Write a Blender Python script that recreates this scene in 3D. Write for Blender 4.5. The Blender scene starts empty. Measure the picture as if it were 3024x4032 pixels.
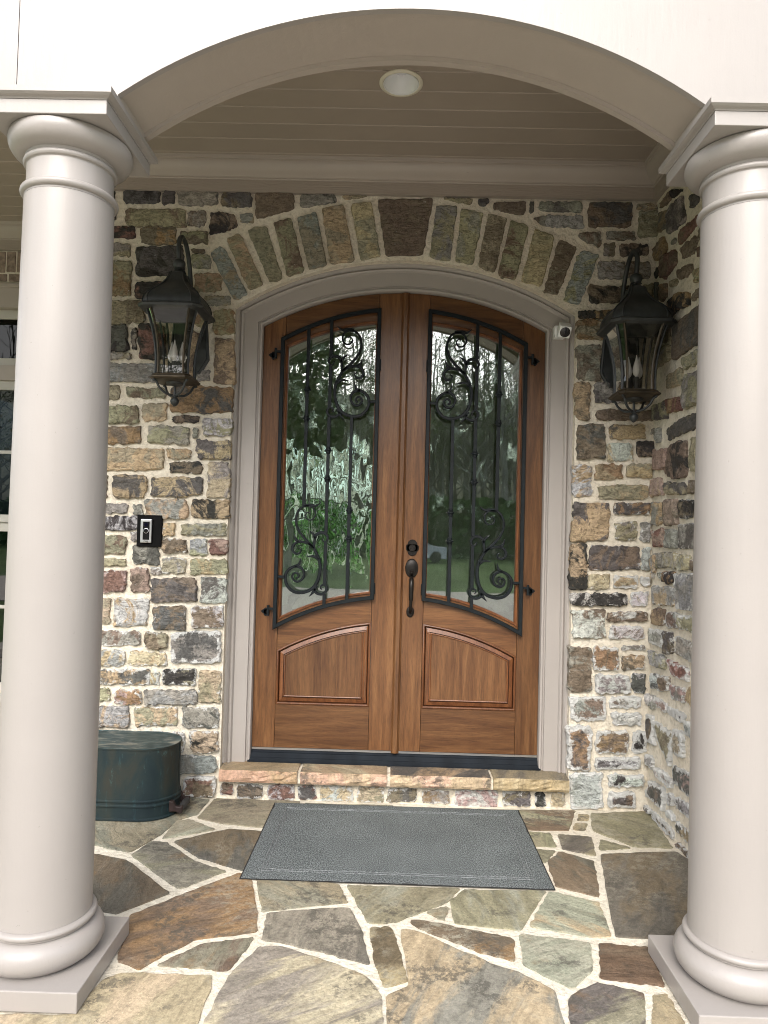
import bpy, bmesh, math, random
from mathutils import Vector, Matrix, noise as mnoise
from mathutils.geometry import delaunay_2d_cdt
sc = bpy.context.scene
C = bpy.context.scene.collection
rad = math.radians

# ---------------------------------------------------------------- camera
FPX, PX, PY = 2800.0, 1512.0, 2016.0          # focal length and centre, in photo pixels
CAM = Vector((-.031, -3.72, 1.41))
cY = Vector((38, -74, -FPX)).normalized()
cZ = Vector((.0257, 1, 0)); cZ = (cZ - cY * cZ.dot(cY)).normalized()
cX = cY.cross(cZ)
MW = Matrix((cX, cY, cZ))                     # camera space -> world space
cam = bpy.data.objects.new('camera', bpy.data.cameras.new('camera'))
C.objects.link(cam)
cam.matrix_world = Matrix.Translation(CAM) @ MW.to_4x4()
cam.data.sensor_fit = 'VERTICAL'; cam.data.sensor_height = 36.0
cam.data.lens = 36.0 * FPX / 4032.0
cam.data.clip_start = .05; cam.data.clip_end = 600
sc.camera = cam

# ---------------------------------------------------------------- sky, sun, exposure
SUN_EL, SUN_ROT = rad(40), rad(190)
world = bpy.data.worlds.new('World'); sc.world = world; world.use_nodes = True
wn = world.node_tree; wn.nodes.clear()
sky = wn.nodes.new('ShaderNodeTexSky'); sky.sky_type = 'NISHITA'; sky.sun_disc = False
sky.sun_elevation = SUN_EL; sky.sun_rotation = SUN_ROT
sky.air_density = 1.0; sky.dust_density = 3.0; sky.ozone_density = 1.0
hs = wn.nodes.new('ShaderNodeHueSaturation'); hs.inputs['Saturation'].default_value = .45   # overcast: the blue washed out
bg = wn.nodes.new('ShaderNodeBackground'); bg.inputs['Strength'].default_value = .15
wo = wn.nodes.new('ShaderNodeOutputWorld')
wn.links.new(sky.outputs[0], hs.inputs['Color']); wn.links.new(hs.outputs[0], bg.inputs['Color']); wn.links.new(bg.outputs[0], wo.inputs[0])
sl = bpy.data.lights.new('sun', 'SUN'); sl.energy = .65; sl.angle = rad(40); sl.color = (1, .975, .94)
so = bpy.data.objects.new('sun', sl); C.objects.link(so)
sdir = Vector((math.sin(SUN_ROT) * math.cos(SUN_EL), math.cos(SUN_ROT) * math.cos(SUN_EL), math.sin(SUN_EL)))
so.rotation_euler = sdir.to_track_quat('Z', 'Y').to_euler(); so.location = sdir * 50
sc.view_settings.view_transform = 'Standard'; sc.view_settings.look = 'None'
sc.view_settings.gamma = 1; sc.view_settings.exposure = 1.60
sc.cycles.use_denoising = True; sc.cycles.filter_width = 1.0
sc.cycles.max_bounces = 10; sc.cycles.diffuse_bounces = 5; sc.cycles.transmission_bounces = 10; sc.cycles.transparent_max_bounces = 12
sc.cycles.caustics_reflective = False; sc.cycles.caustics_refractive = False
sc.cycles.sample_clamp_indirect = 6

# ---------------------------------------------------------------- helpers
def ray(x, y): return MW @ Vector((x - PX, PY - y, -FPX))
def on(x, y, ax, val):
    d = ray(x, y); return CAM + d * ((val - CAM[ax]) / d[ax])
VIEW = {'A': (400, 700, 2.765), 'B': (400, 1300, 2.765), 'C': (400, 1900, 2.765), 'D': (380, 2500, 2.765),
        'E': (800, 700, 2.074), 'F': (1500, 700, 2.074), 'G': (2200, 700, 2.765), 'H': (2200, 1300, 2.765),
        'I': (2200, 1900, 2.765), 'J': (2200, 2500, 2.765), 'K': (860, 2930, 2.37), 'L': (1540, 2930, 2.304),
        'M': (2480, 740, 2.91), 'N': (2500, 1500, 2.765), 'O': (2500, 2250, 1.925),
        'Q': (0, 3000, 1.0972), 'R': (1512, 3000, 1.0972), 'S': (1000, 1150, 2.602)}
def vp(v, x, y):
    ox, oy, s = VIEW[v]; return ox + x / s, oy + y / s

WLOC = {}
def setpar(o, parent, wl):
    WLOC[o.name] = Vector(wl)
    if parent is not None:
        o.parent = parent; o.matrix_parent_inverse = Matrix.Translation(-WLOC[parent.name])
def tag(o, label=None, cat=None, group=None, kind=None):
    for k, v in (('label', label), ('category', cat), ('group', group), ('kind', kind)):
        if v: o[k] = v
    return o
def thing(name, loc, label, cat, group=None):
    o = bpy.data.objects.new(name, None); C.objects.link(o); o.location = loc; o.empty_display_size = .1
    WLOC[o.name] = Vector(loc)
    return tag(o, label, cat, group, 'thing')
def obj(name, verts, faces, mat, parent=None, smooth=False, attrs=None, bevel=0):
    n = len(verts)
    lo = [min(v[i] for v in verts) for i in range(3)]; hi = [max(v[i] for v in verts) for i in range(3)]
    c = Vector([(a + b) / 2 for a, b in zip(lo, hi)])
    me = bpy.data.meshes.new(name)
    me.from_pydata([(v[0] - c[0], v[1] - c[1], v[2] - c[2]) for v in verts], [], faces)
    if attrs:
        for an, (typ, vals) in attrs.items():
            a = me.attributes.new(an, typ, 'POINT')
            if typ == 'FLOAT': a.data.foreach_set('value', vals)
            else: a.data.foreach_set('color', [q for col in vals for q in (*col, 1)])
    if smooth: me.shade_smooth() if smooth is True else me.set_sharp_from_angle(angle=smooth)
    me.materials.append(mat)
    o = bpy.data.objects.new(name, me); C.objects.link(o); o.location = c
    setpar(o, parent, c)
    if bevel:
        m = o.modifiers.new('bevel', 'BEVEL'); m.width = bevel; m.segments = 2; m.limit_method = 'ANGLE'; m.angle_limit = rad(40)
    return o
def auto(o, a=35):
    o.data.shade_smooth(); o.data.set_sharp_from_angle(angle=rad(a)); return o

class MB:
    def __init__(s): s.v = []; s.f = []
    def add(s, vs, fs):
        b = len(s.v); s.v += [tuple(v) for v in vs]; s.f += [tuple(i + b for i in f) for f in fs]; return s
    def box(s, x0, x1, y0, y1, z0, z1):
        return s.add([(x0,y0,z0),(x1,y0,z0),(x1,y1,z0),(x0,y1,z0),(x0,y0,z1),(x1,y0,z1),(x1,y1,z1),(x0,y1,z1)],
                     [(0,3,2,1),(4,5,6,7),(0,1,5,4),(1,2,6,5),(2,3,7,6),(3,0,4,7)])
    def loft(s, rings, closed=True, cap0=True, cap1=True):
        n = len(rings[0]); vs = [p for r in rings for p in r]; fs = []
        for i in range(len(rings) - 1):
            for j in range(n if closed else n - 1):
                k = (j + 1) % n
                fs.append((i*n+j, i*n+k, (i+1)*n+k, (i+1)*n+j))
        if cap0: fs.append(tuple(reversed(range(n))))
        if cap1: fs.append(tuple(range((len(rings)-1)*n, len(rings)*n)))
        return s.add(vs, fs)
    def lathe(s, c, prof, n=48, cap=True):
        rings = [[(c[0] + r * math.cos(2*math.pi*j/n), c[1] + r * math.sin(2*math.pi*j/n), z) for j in range(n)] for r, z in prof]
        return s.loft(rings, True, cap, cap)
    def tube(s, pts, r, n=8):
        pts = [Vector(p) for p in pts]; rings = []
        rr = r if isinstance(r, (list, tuple)) else [r] * len(pts)
        up = None
        for i, p in enumerate(pts):
            t = (pts[min(i+1, len(pts)-1)] - pts[max(i-1, 0)]).normalized()
            if up is None: up = t.orthogonal().normalized()
            up = (up - t * up.dot(t)).normalized(); w = t.cross(up)
            rings.append([p + (up * math.cos(2*math.pi*j/n) + w * math.sin(2*math.pi*j/n)) * rr[i] for j in range(n)])
        return s.loft(rings)
    def slab(s, x0, x1, zlo, zhi, y0, y1, n=1):
        """a board in the XZ plane between two curves, from y0 (front) to y1"""
        xs = [x0 + (x1 - x0) * i / n for i in range(n + 1)]
        f = lambda z, x: z(x) if callable(z) else z
        rings = [[(x, y0, f(zlo, x)), (x, y0, f(zhi, x)), (x, y1, f(zhi, x)), (x, y1, f(zlo, x))] for x in xs]
        return s.loft(rings)
    def build(s, name, mat, parent=None, smooth=None, bevel=0):
        o = obj(name, s.v, s.f, mat, parent, bevel=bevel)
        if smooth: auto(o, smooth)
        bm = bmesh.new(); bm.from_mesh(o.data); bmesh.ops.recalc_face_normals(bm, faces=bm.faces); bm.to_mesh(o.data); bm.free()
        if smooth: auto(o, smooth)
        return o
def box(name, mat, parent, x0, x1, y0, y1, z0, z1, bevel=0):
    return MB().box(x0, x1, y0, y1, z0, z1).build(name, mat, parent, bevel=bevel)
def catmull(pts, n=6):
    out = []; P = [pts[0]] + list(pts) + [pts[-1]]
    for i in range(1, len(P) - 2):
        a, b, c, d = [Vector(p) for p in P[i-1:i+3]]
        for k in range(n):
            t = k / n
            out.append(.5 * ((2*b) + (c - a)*t + (2*a - 5*b + 4*c - d)*t*t + (3*b - a - 3*c + d)*t**3))
    out.append(Vector(pts[-1])); return out
def inset(poly, d):
    """offset a counter-clockwise polygon inwards by d (mitred)"""
    n = len(poly); out = []
    for i in range(n):
        p0, p1, p2 = Vector(poly[i-1]), Vector(poly[i]), Vector(poly[(i+1) % n])
        e1 = (p1 - p0).normalized(); e2 = (p2 - p1).normalized()
        n1 = Vector((-e1.y, e1.x)); n2 = Vector((-e2.y, e2.x))
        m = n1 + n2; l = m.length
        if l < 1e-6: out.append(p1 + n1 * d); continue
        m /= l; out.append(p1 + m * (d / max(.35, m.dot(n1))))
    return out
def ringloft(outline, prof, fill=True):
    """outline in XZ; prof = [(inset, y)]: nested rings joined, the last one filled"""
    rings = [[(p[0], y, p[1]) for p in inset(outline, d)] for d, y in prof]
    return MB().loft(rings, True, False, fill)

# ---------------------------------------------------------------- materials
class NT:
    def __init__(s, name):
        s.m = bpy.data.materials.new(name); s.m.use_nodes = True; s.t = s.m.node_tree; s.t.nodes.clear()
        s.out = s.n('ShaderNodeOutputMaterial')
    def n(s, typ, **kw):
        nd = s.t.nodes.new(typ)
        for k, v in kw.items(): setattr(nd, k, v)
        return nd
    def l(s, a, b): s.t.links.new(a, b)
    def put(s, sock, v):
        if isinstance(v, bpy.types.NodeSocket): s.l(v, sock)
        elif isinstance(v, (tuple, list)) and len(v) == 3 and sock.type == 'RGBA': sock.default_value = (*v, 1)
        else: sock.default_value = v
    def math(s, op, a, b=0.0, clamp=False):
        nd = s.n('ShaderNodeMath', operation=op, use_clamp=clamp); s.put(nd.inputs[0], a); s.put(nd.inputs[1], b); return nd.outputs[0]
    def mix(s, f, a, b, blend='MIX'):
        nd = s.n('ShaderNodeMix', data_type='RGBA', blend_type=blend); s.put(nd.inputs[0], f); s.put(nd.inputs[6], a); s.put(nd.inputs[7], b); return nd.outputs[2]
    def ramp(s, f, stops):
        nd = s.n('ShaderNodeValToRGB'); s.put(nd.inputs[0], f); cr = nd.color_ramp
        while len(cr.elements) < len(stops): cr.elements.new(.5)
        for e, (p, c) in zip(cr.elements, stops):
            e.position = p; e.color = (c, c, c, 1) if isinstance(c, (int, float)) else (*c, 1)
        return nd.outputs[0]
    def coord(s, scale=(1, 1, 1), rand=True, kind='Object'):
        tc = s.n('ShaderNodeTexCoord'); v = tc.outputs[kind]
        if rand:
            oi = s.n('ShaderNodeObjectInfo'); ad = s.n('ShaderNodeVectorMath', operation='ADD'); cb = s.n('ShaderNodeCombineXYZ')
            for i, k in enumerate((37.0, 53.0, 71.0)): s.l(s.math('MULTIPLY', oi.outputs['Random'], k), cb.inputs[i])
            s.l(v, ad.inputs[0]); s.l(cb.outputs[0], ad.inputs[1]); v = ad.outputs[0]
        if scale != (1, 1, 1):
            mp = s.n('ShaderNodeVectorMath', operation='MULTIPLY'); s.l(v, mp.inputs[0]); mp.inputs[1].default_value = scale; v = mp.outputs[0]
        return v
    def noise(s, v, scale, detail=4, rough=.55, dist=0):
        nd = s.n('ShaderNodeTexNoise'); s.l(v, nd.inputs['Vector'])
        for k, q in (('Scale', scale), ('Detail', detail), ('Roughness', rough), ('Distortion', dist)): nd.inputs[k].default_value = q
        return nd.outputs[0]
    def bump(s, h, strength, dist, normal=None):
        nd = s.n('ShaderNodeBump'); s.put(nd.inputs['Height'], h); nd.inputs['Strength'].default_value = strength; nd.inputs['Distance'].default_value = dist
        if normal is not None: s.l(normal, nd.inputs['Normal'])
        return nd.outputs[0]
    def bsdf(s, col, rough=.5, metal=0, spec=.5, normal=None, **kw):
        b = s.n('ShaderNodeBsdfPrincipled'); s.put(b.inputs['Base Color'], col); s.put(b.inputs['Roughness'], rough)
        b.inputs['Metallic'].default_value = metal; b.inputs['Specular IOR Level'].default_value = spec
        if normal is not None: s.l(normal, b.inputs['Normal'])
        for k, v in kw.items(): s.put(b.inputs[k.replace('_', ' ')], v)
        s.l(b.outputs[0], s.out.inputs[0]); return s.m

def plain(name, col, rough=.5, metal=0, var=.12, scale=8, bump=.0, bscale=120, spec=.5):
    t = NT(name); v = t.coord()
    f = t.noise(v, scale, 5, .6)
    c = t.mix(t.ramp(f, [(.3, 0.0), (.7, 1.0)]), tuple(q * (1 - var) for q in col), tuple(min(1, q * (1 + var)) for q in col))
    nm = t.bump(t.noise(v, bscale, 4), bump, .002) if bump else None
    return t.bsdf(c, rough, metal, spec, nm)

M = {}
def m_paint(name, col, rough=.38):
    # brushed satin paint: faint laps, tiny pits and a little grime
    t = NT(name); v = t.coord()
    n = t.noise(v, 2.2, 5, .6); lap = t.noise(t.coord((9, 9, 1.2)), 5, 4, .6); sp = t.noise(v, 75, 3, .5); gr = t.noise(v, 13, 7, .75)
    c = t.mix(t.ramp(n, [(.3, 0.0), (.7, 1.0)]), tuple(q*.965 for q in col), tuple(q*1.03 for q in col))
    c = t.mix(t.ramp(gr, [(.66, 0.0), (.80, .30)]), c, tuple(q*.62 for q in col))
    c = t.mix(t.ramp(sp, [(.735, 0.0), (.76, .35)]), c, tuple(q*.5 for q in col))
    r = t.math('ADD', t.math('MULTIPLY', lap, .22), rough - .11)
    return t.bsdf(c, r, 0, .5, t.bump(t.math('ADD', lap, t.math('MULTIPLY', t.noise(v, 140, 3, .6), .35)), .22, .003))
M['paint'] = m_paint('taupe_paint', (.318, .292, .270))
M['paint_board'] = m_paint('taupe_board_paint', (.385, .335, .290), .5)  # same taupe, warmed: the porch's bounce light put into the colour
M['casing'] = m_paint('taupe_casing_paint', (.360, .328, .300), .45)
def m_grained():
    t = NT('wood_grain_fascia_paint'); v = t.coord((1.2, 10, 10))
    n = t.noise(v, 6, 5, .6, 1.2)
    return t.bsdf((.335, .285, .24), .5, 0, .5, t.bump(n, .7, .006))
M['paint_grain'] = m_grained()
M['ceiling'] = plain('shade_tinted_ceiling_paint', (.335, .282, .232), .55, var=.06, scale=2.5)  # same taupe, darkened and warmed: porch shade put into the colour
M['mortar'] = None
def m_mortar(name, c1, c2, bs=.8):
    t = NT(name); v = t.coord(rand=False)
    n = t.noise(v, 7, 5, .6); g = t.noise(v, 55, 5, .65); g2 = t.noise(v, 14, 3, .5)
    c = t.mix(t.ramp(n, [(.3, 0.0), (.7, 1.0)]), c1, c2)
    c = t.mix(t.ramp(g, [(.32, .55), (.52, 0.0)]), c, tuple(q * .62 for q in c1))
    return t.bsdf(c, .95, 0, .1, t.bump(t.math('ADD', g, t.math('MULTIPLY', g2, 1.6)), bs, .012))
M['mortar'] = m_mortar('mortar', (.68, .605, .48), (.77, .715, .605))
M['floor_mortar'] = m_mortar('floor_mortar', (.62, .56, .45), (.73, .68, .57), .6)
def m_stone(name, flag=False):
    t = NT(name); v = t.coord()
    a1 = t.n('ShaderNodeAttribute', attribute_name='c1').outputs['Color']; a2 = t.n('ShaderNodeAttribute', attribute_name='c2').outputs['Color']
    ed = t.n('ShaderNodeAttribute', attribute_name='edge').outputs['Fac']; sm = t.n('ShaderNodeAttribute', attribute_name='smear').outputs['Fac']
    if flag:
        oi = t.n('ShaderNodeObjectInfo'); vr = t.n('ShaderNodeVectorRotate', rotation_type='Z_AXIS'); t.l(v, vr.inputs['Vector']); t.l(t.math('MULTIPLY', oi.outputs['Random'], 19.0), vr.inputs['Angle'])
        vs_ = t.n('ShaderNodeVectorMath', operation='MULTIPLY'); t.l(vr.outputs[0], vs_.inputs[0]); vs_.inputs[1].default_value = (1, 3.2, 1); v2 = vs_.outputs[0]
        n1 = t.noise(v2, 1.9, 8, .66, .5); c = t.mix(t.ramp(n1, [(.455, 0.0), (.54, 1.0)]), a1, a2)
        st = t.noise(v2, 5.5, 7, .68, .8); c = t.mix(1.0, c, t.ramp(st, [(.33, .66), (.5, 1.0), (.68, 1.2)]), 'MULTIPLY')
        n2 = t.noise(v, 85, 6, .75); c = t.mix(1.0, c, t.ramp(n2, [(.28, .60), (.5, 1.0), (.72, 1.35)]), 'MULTIPLY')
        n4 = t.noise(v, 2.3, 7, .68, .3); c = t.mix(t.ramp(n4, [(.60, 0.0), (.68, .6)]), c, (.205, .120, .050))
        k5 = t.noise(v, 3.3, 3, .5); n5 = t.noise(v, 30, 8, .8)
        c = t.mix(t.math('MULTIPLY', t.ramp(n5, [(.50, 0.0), (.54, .75)]), t.math('MULTIPLY', t.ramp(k5, [(.50, 0.0), (.56, 1.0)]), sm)), c, (.37, .345, .265))
        n6 = t.noise(v, 26, 8, .8); k6 = t.noise(v, 3.9, 4, .5)
        c = t.mix(t.math('MULTIPLY', t.ramp(n6, [(.50, 0.0), (.54, .7)]), t.ramp(k6, [(.54, 0.0), (.60, 1.0)])), c, (.080, .074, .062))
        h = t.math('ADD', t.noise(v, 20, 9, .75), t.math('MULTIPLY', st, 1.5))
        return t.bsdf(c, .60, 0, .35, t.bump(h, .6, .012))
    n1 = t.noise(v, 6.5, 8, .72, .9)
    c = t.mix(t.ramp(n1, [(.47, 0.0), (.535, 1.0)]), a1, a2)
    n2 = t.noise(v, 55, 8, .78); c = t.mix(1.0, c, t.ramp(n2, [(.30, .64), (.5, 1.0), (.70, 1.32)]), 'MULTIPLY')
    st = t.noise(t.coord((6, 6, 17)), 3, 6, .65, 1.2); c = t.mix(1.0, c, t.ramp(st, [(.34, .72), (.5, 1.0), (.7, 1.15)]), 'MULTIPLY')
    # dark seams where the rock splits
    cr = t.noise(t.coord((8, 8, 14)), 1.6, 5, .6, 1.6); c = t.mix(t.ramp(cr, [(.487, 0.0), (.498, .6), (.502, .6), (.513, 0.0)]), c, (.035, .031, .028))
    # lime flecks, and mortar wiped over the edges
    fl = t.noise(v, 65, 4, .6); c = t.mix(t.ramp(fl, [(.71, 0.0), (.74, .7)]), c, (.66, .65, .62))
    n3 = t.noise(v, 22, 8, .74, .4)
    k = t.math('ADD', n3, t.math('MULTIPLY', t.math('MULTIPLY', t.math('SUBTRACT', 1.0, ed), t.math('ADD', sm, .12)), .40))
    k = t.math('ADD', k, t.math('MULTIPLY', sm, .10))
    c = t.mix(t.ramp(k, [(.735, 0.0), (.80, .9)]), c, (.60, .60, .575))
    h = t.math('ADD', t.noise(v, 13, 7, .66), t.math('MULTIPLY', st, 1.3)); h = t.math('SUBTRACT', h, t.ramp(cr, [(.475, 0.0), (.5, .35), (.525, 0.0)]))
    return t.bsdf(c, .82, 0, .25, t.bump(h, .7, .012))
M['stone'] = m_stone('fieldstone'); M['flag'] = m_stone('flagstone', True)
def m_wood(name, sc_, tint=(1, 1, 1), rough=.3):
    t = NT(name); v = t.coord(sc_)
    n = t.noise(v, 7.5, 6, .6, .9); f = t.noise(t.coord(tuple(q * 14 for q in sc_)), 4, 5, .75)
    T = lambda c: tuple(a * b for a, b in zip(c, tint))
    c = t.ramp(n, [(.30, T((.074, .030, .012))), (.5, T((.124, .056, .022))), (.70, T((.178, .086, .035)))])
    c = t.mix(1.0, c, t.ramp(f, [(.3, .62), (.5, 1.0), (.7, 1.22)]), 'MULTIPLY')
    oi = t.n('ShaderNodeObjectInfo'); c = t.mix(1.0, c, t.ramp(oi.outputs['Random'], [(0, (.80, .78, .74)), (.5, (1, .98, .95)), (1, (1.16, 1.12, 1.05))]), 'MULTIPLY')
    return t.bsdf(c, rough, 0, .5, t.bump(f, .12, .002), Coat_Weight=.12, Coat_Roughness=.25)
M['wood_v'] = m_wood('mahogany_upright', (4.2, 4.2, .30))
M['wood_h'] = m_wood('mahogany_rail', (.30, 4.2, 4.2))
M['wood_red'] = m_wood('mahogany_moulding', (3.2, 3.2, .5), (1.16, .94, .80), .42)
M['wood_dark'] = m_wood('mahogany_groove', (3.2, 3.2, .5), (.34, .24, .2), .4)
M['iron'] = plain('black_iron', (.0065, .0095, .0112), .5, 0, .3, 30, .25, 90, .22)
M['bronze'] = plain('aged_bronze', (.028, .031, .031), .44, .15, .5, 14, .35, 50)
M['brass_edge'] = plain('bronze_trim', (.055, .042, .026), .42, .6, .45, 16, .3, 60)
M['oilbronze'] = plain('oil_rubbed_bronze', (.018, .015, .013), .36, .6, .3, 20)
M['threshold'] = plain('dark_threshold', (.010, .013, .017), .7, 0, .35, 9, .2, 40, .12)
M['alu'] = plain('aluminium', (.62, .62, .63), .3, 1, .05)
M['white'] = plain('white_plastic', (.80, .81, .79), .4, 0, .02)
M['black'] = plain('black_gloss', (.006, .006, .007), .18, 0, .1)
M['black_matte'] = plain('black_plastic', (.004, .004, .004), .6, 0, .1, spec=.08)
M['lens'] = plain('lens_glass', (.004, .004, .012), .06, 0, .1)
M['screw'] = M['iron']
M['cream_trim'] = plain('cream_light_trim', (.66, .62, .50), .5, 0, .05)
M['reflector'] = plain('white_reflector', (.78, .79, .78), .35, 0, .03)
M['lampglass'] = plain('frosted_bulb', (.72, .72, .76), .25, 0, .03)
M['candle'] = plain('black_candle_sleeve', (.03, .03, .03), .6)
M['brown_iron'] = plain('rusty_handle', (.024, .014, .013), .5, .3, .5, 25, .4)
M['interior'] = plain('interior_plaster', (.60, .57, .50), .8)
M['interior_floor'] = plain('interior_floor', (.12, .07, .04), .35)
M['rubber'] = plain('rubber', (.012, .012, .012), .7)
def m_copper():
    t = NT('copper_patina'); v = t.coord((1, 1, .45), False)
    n = t.noise(v, 6, 6, .65, .8); n2 = t.noise(v, 26, 6, .7); n3 = t.noise(t.coord((1, 1, .18), False), 34, 5, .7)
    c = t.ramp(n, [(.32, (.006, .014, .018)), (.46, (.010, .021, .023)), (.56, (.018, .025, .022)), (.70, (.030, .028, .020))])
    c = t.mix(t.ramp(n3, [(.59, 0.0), (.70, .5)]), c, (.030, .085, .095))
    c = t.mix(t.ramp(n2, [(.62, 0.0), (.70, .45)]), c, (.06, .13, .135))
    return t.bsdf(c, .58, .0, .3, t.bump(n2, .25, .004))
M['copper'] = m_copper()
def m_coppertop():
    t = NT('copper_lid_patina'); v = t.coord((.6, 1.5, 1), False)
    n = t.noise(v, 9, 7, .65, 1.4); n2 = t.noise(v, 30, 5, .6, .5)
    c = t.ramp(n, [(.34, (.014, .026, .026)), (.46, (.032, .054, .055)), (.54, (.085, .105, .098)), (.64, (.25, .235, .19))])
    c = t.mix(t.ramp(n2, [(.55, 0.0), (.7, .45)]), c, (.06, .13, .15))
    return t.bsdf(c, .5, .2, .5, t.bump(n, .2, .004))
M['copper_lid'] = m_coppertop()
def m_mat():
    t = NT('woven_mat'); v = t.coord(rand=False)
    w = t.noise(t.coord((190, 150, 90), False), 1.0, 1, .6); n = t.noise(v, 3.5, 5, .6)
    c = t.ramp(w, [(.34, (.050, .056, .057)), (.50, (.108, .120, .120)), (.66, (.205, .224, .223))])
    c = t.mix(1.0, c, t.ramp(n, [(.3, .84), (.7, 1.12)]), 'MULTIPLY')
    return t.bsdf(c, .9, 0, .15)
M['mat'] = m_mat()
M['mat_seam'] = plain('mat_light_stitch', (.155, .165, .167), .8, 0, .8, 120)
def m_brick():
    return plain('tumbled_brick', (.25, .195, .155), .9, 0, .45, 30, .5, 80, .2)
M['brick'] = m_brick()
M['winpaint'] = plain('window_sash_paint', (.46, .44, .39), .45, 0, .03)
def m_pane(name, tint=(1, 1, 1), gain=3.3):
    # flat float glass: mirror reflection by Fresnel, otherwise clear
    t = NT(name); fr = t.n('ShaderNodeFresnel'); fr.inputs[0].default_value = 1.55
    g = t.n('ShaderNodeBsdfGlossy'); g.inputs['Roughness'].default_value = 0.0; g.inputs['Color'].default_value = (1, 1, 1, 1)
    tr = t.n('ShaderNodeBsdfTransparent'); tr.inputs[0].default_value = (*tint, 1)
    v = t.coord(rand=False)
    bmp = t.bump(t.noise(v, 7, 2, .4), .05, .0030); t.l(bmp, g.inputs['Normal'])
    mx = t.n('ShaderNodeMixShader'); t.l(t.math('MULTIPLY', fr.outputs[0], gain, True), mx.inputs[0]); t.l(tr.outputs[0], mx.inputs[1]); t.l(g.outputs[0], mx.inputs[2])
    t.l(mx.outputs[0], t.out.inputs[0]); return t.m
M['pane'] = m_pane('clear_pane', (.86, .92, .88)); M['lantern_glass'] = m_pane('lantern_pane', (.72, .70, .64), .9); M['window_pane'] = m_pane('window_pane', (.10, .12, .13), .35); M['bright_pane'] = m_pane('reflecting_pane', (.10, .12, .13), 2.2)
def m_wavy():
    # poured "water glass": lens-shaped cells with soft ridges
    t = NT('water_glass'); v = t.coord((1, 1, .52), False)
    w = t.n('ShaderNodeVectorMath', operation='ADD'); nz = t.n('ShaderNodeTexNoise'); t.l(v, nz.inputs['Vector']); nz.inputs['Scale'].default_value = 9
    sc_ = t.n('ShaderNodeVectorMath', operation='SCALE'); t.l(nz.outputs['Color'], sc_.inputs[0]); sc_.inputs['Scale'].default_value = .06
    t.l(v, w.inputs[0]); t.l(sc_.outputs[0], w.inputs[1])
    vo = t.n('ShaderNodeTexVoronoi', feature='SMOOTH_F1'); t.l(w.outputs[0], vo.inputs['Vector']); vo.inputs['Scale'].default_value = 11; vo.inputs['Smoothness'].default_value = .3
    h = t.math('ADD', vo.outputs['Distance'], t.math('MULTIPLY', t.noise(v, 14, 1, .4), .35))
    nm = t.bump(h, 1.0, .026)
    r = t.n('ShaderNodeBsdfRefraction'); r.inputs['IOR'].default_value = 1.22; r.inputs['Roughness'].default_value = 0.0; r.inputs['Color'].default_value = (.80, .90, .84, 1); t.l(nm, r.inputs['Normal'])
    g = t.n('ShaderNodeBsdfGlossy'); g.inputs['Roughness'].default_value = 0.02; t.l(nm, g.inputs['Normal'])
    mx = t.n('ShaderNodeMixShader'); mx.inputs[0].default_value = .05; t.l(r.outputs[0], mx.inputs[1]); t.l(g.outputs[0], mx.inputs[2])
    t.l(mx.outputs[0], t.out.inputs[0]); return t.m
M['wavy'] = m_wavy()
M['evergreen'] = plain('evergreen_needles', (.075, .105, .055), .8, 0, .5, 1.5, 0, 120, .1)
M['lawn'] = plain('lawn_grass', (.080, .130, .038), .9, 0, .4, .6, 0, 120, .1)
M['concrete'] = plain('pale_concrete', (.52, .475, .41), .9, 0, .1, 1.5, 0, 120, .1)
M['bark'] = plain('grey_bark', (.30, .285, .25), .9, 0, .3, 2, 0, 120, .1)
M['leaf'] = plain('spring_leaves', (.19, .23, .11), .8, 0, .45, .5, 0, 120, .1)
M['hedge'] = plain('hedge_leaves', (.065, .125, .040), .8, 0, .5, 1.2, 0, 120, .1)
M['forest'] = plain('wood_floor_litter', (.25, .255, .19), .95, 0, .35, .35, 0, 120, .1)
M['carpaint'] = plain('silver_car_paint', (.30, .32, .34), .25, .6, .02)
M['carglass'] = plain('car_glass', (.02, .025, .03), .05, 0, .05)
M['roof'] = plain('grey_roof', (.08, .075, .07), .9)

# ---------------------------------------------------------------- stones
PAL = {'d': (.122, .116, .107), 'k': (.050, .046, .043), 'g': (.285, .272, .240), 'l': (.43, .43, .41), 't': (.42, .33, .21), 'o': (.315, .290, .200),
       'b': (.195, .155, .115), 'r': (.205, .120, .096), 'p': (.36, .262, .225), 'u': (.30, .205, .120), 'n': (.300, .305, .292), 'w': (.53, .53, .51), 'c': (.48, .405, .28)}
FRONT = (Vector((0, 0, 0)), Vector((1, 0, 0)), Vector((0, 0, 1)), Vector((0, -1, 0)))
XR = 1.312                                   # the return wall on the right
RIGHT = (Vector((XR, 0, 0)), Vector((0, -1, 0)), Vector((0, 0, 1)), Vector((-1, 0, 0)))
FLOOR = (Vector((0, 0, 0)), Vector((1, 0, 0)), Vector((0, 1, 0)), Vector((0, 0, 1)))
def area2(p): return sum(p[i-1][0] * p[i][1] - p[i][0] * p[i-1][1] for i in range(len(p))) / 2
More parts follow.
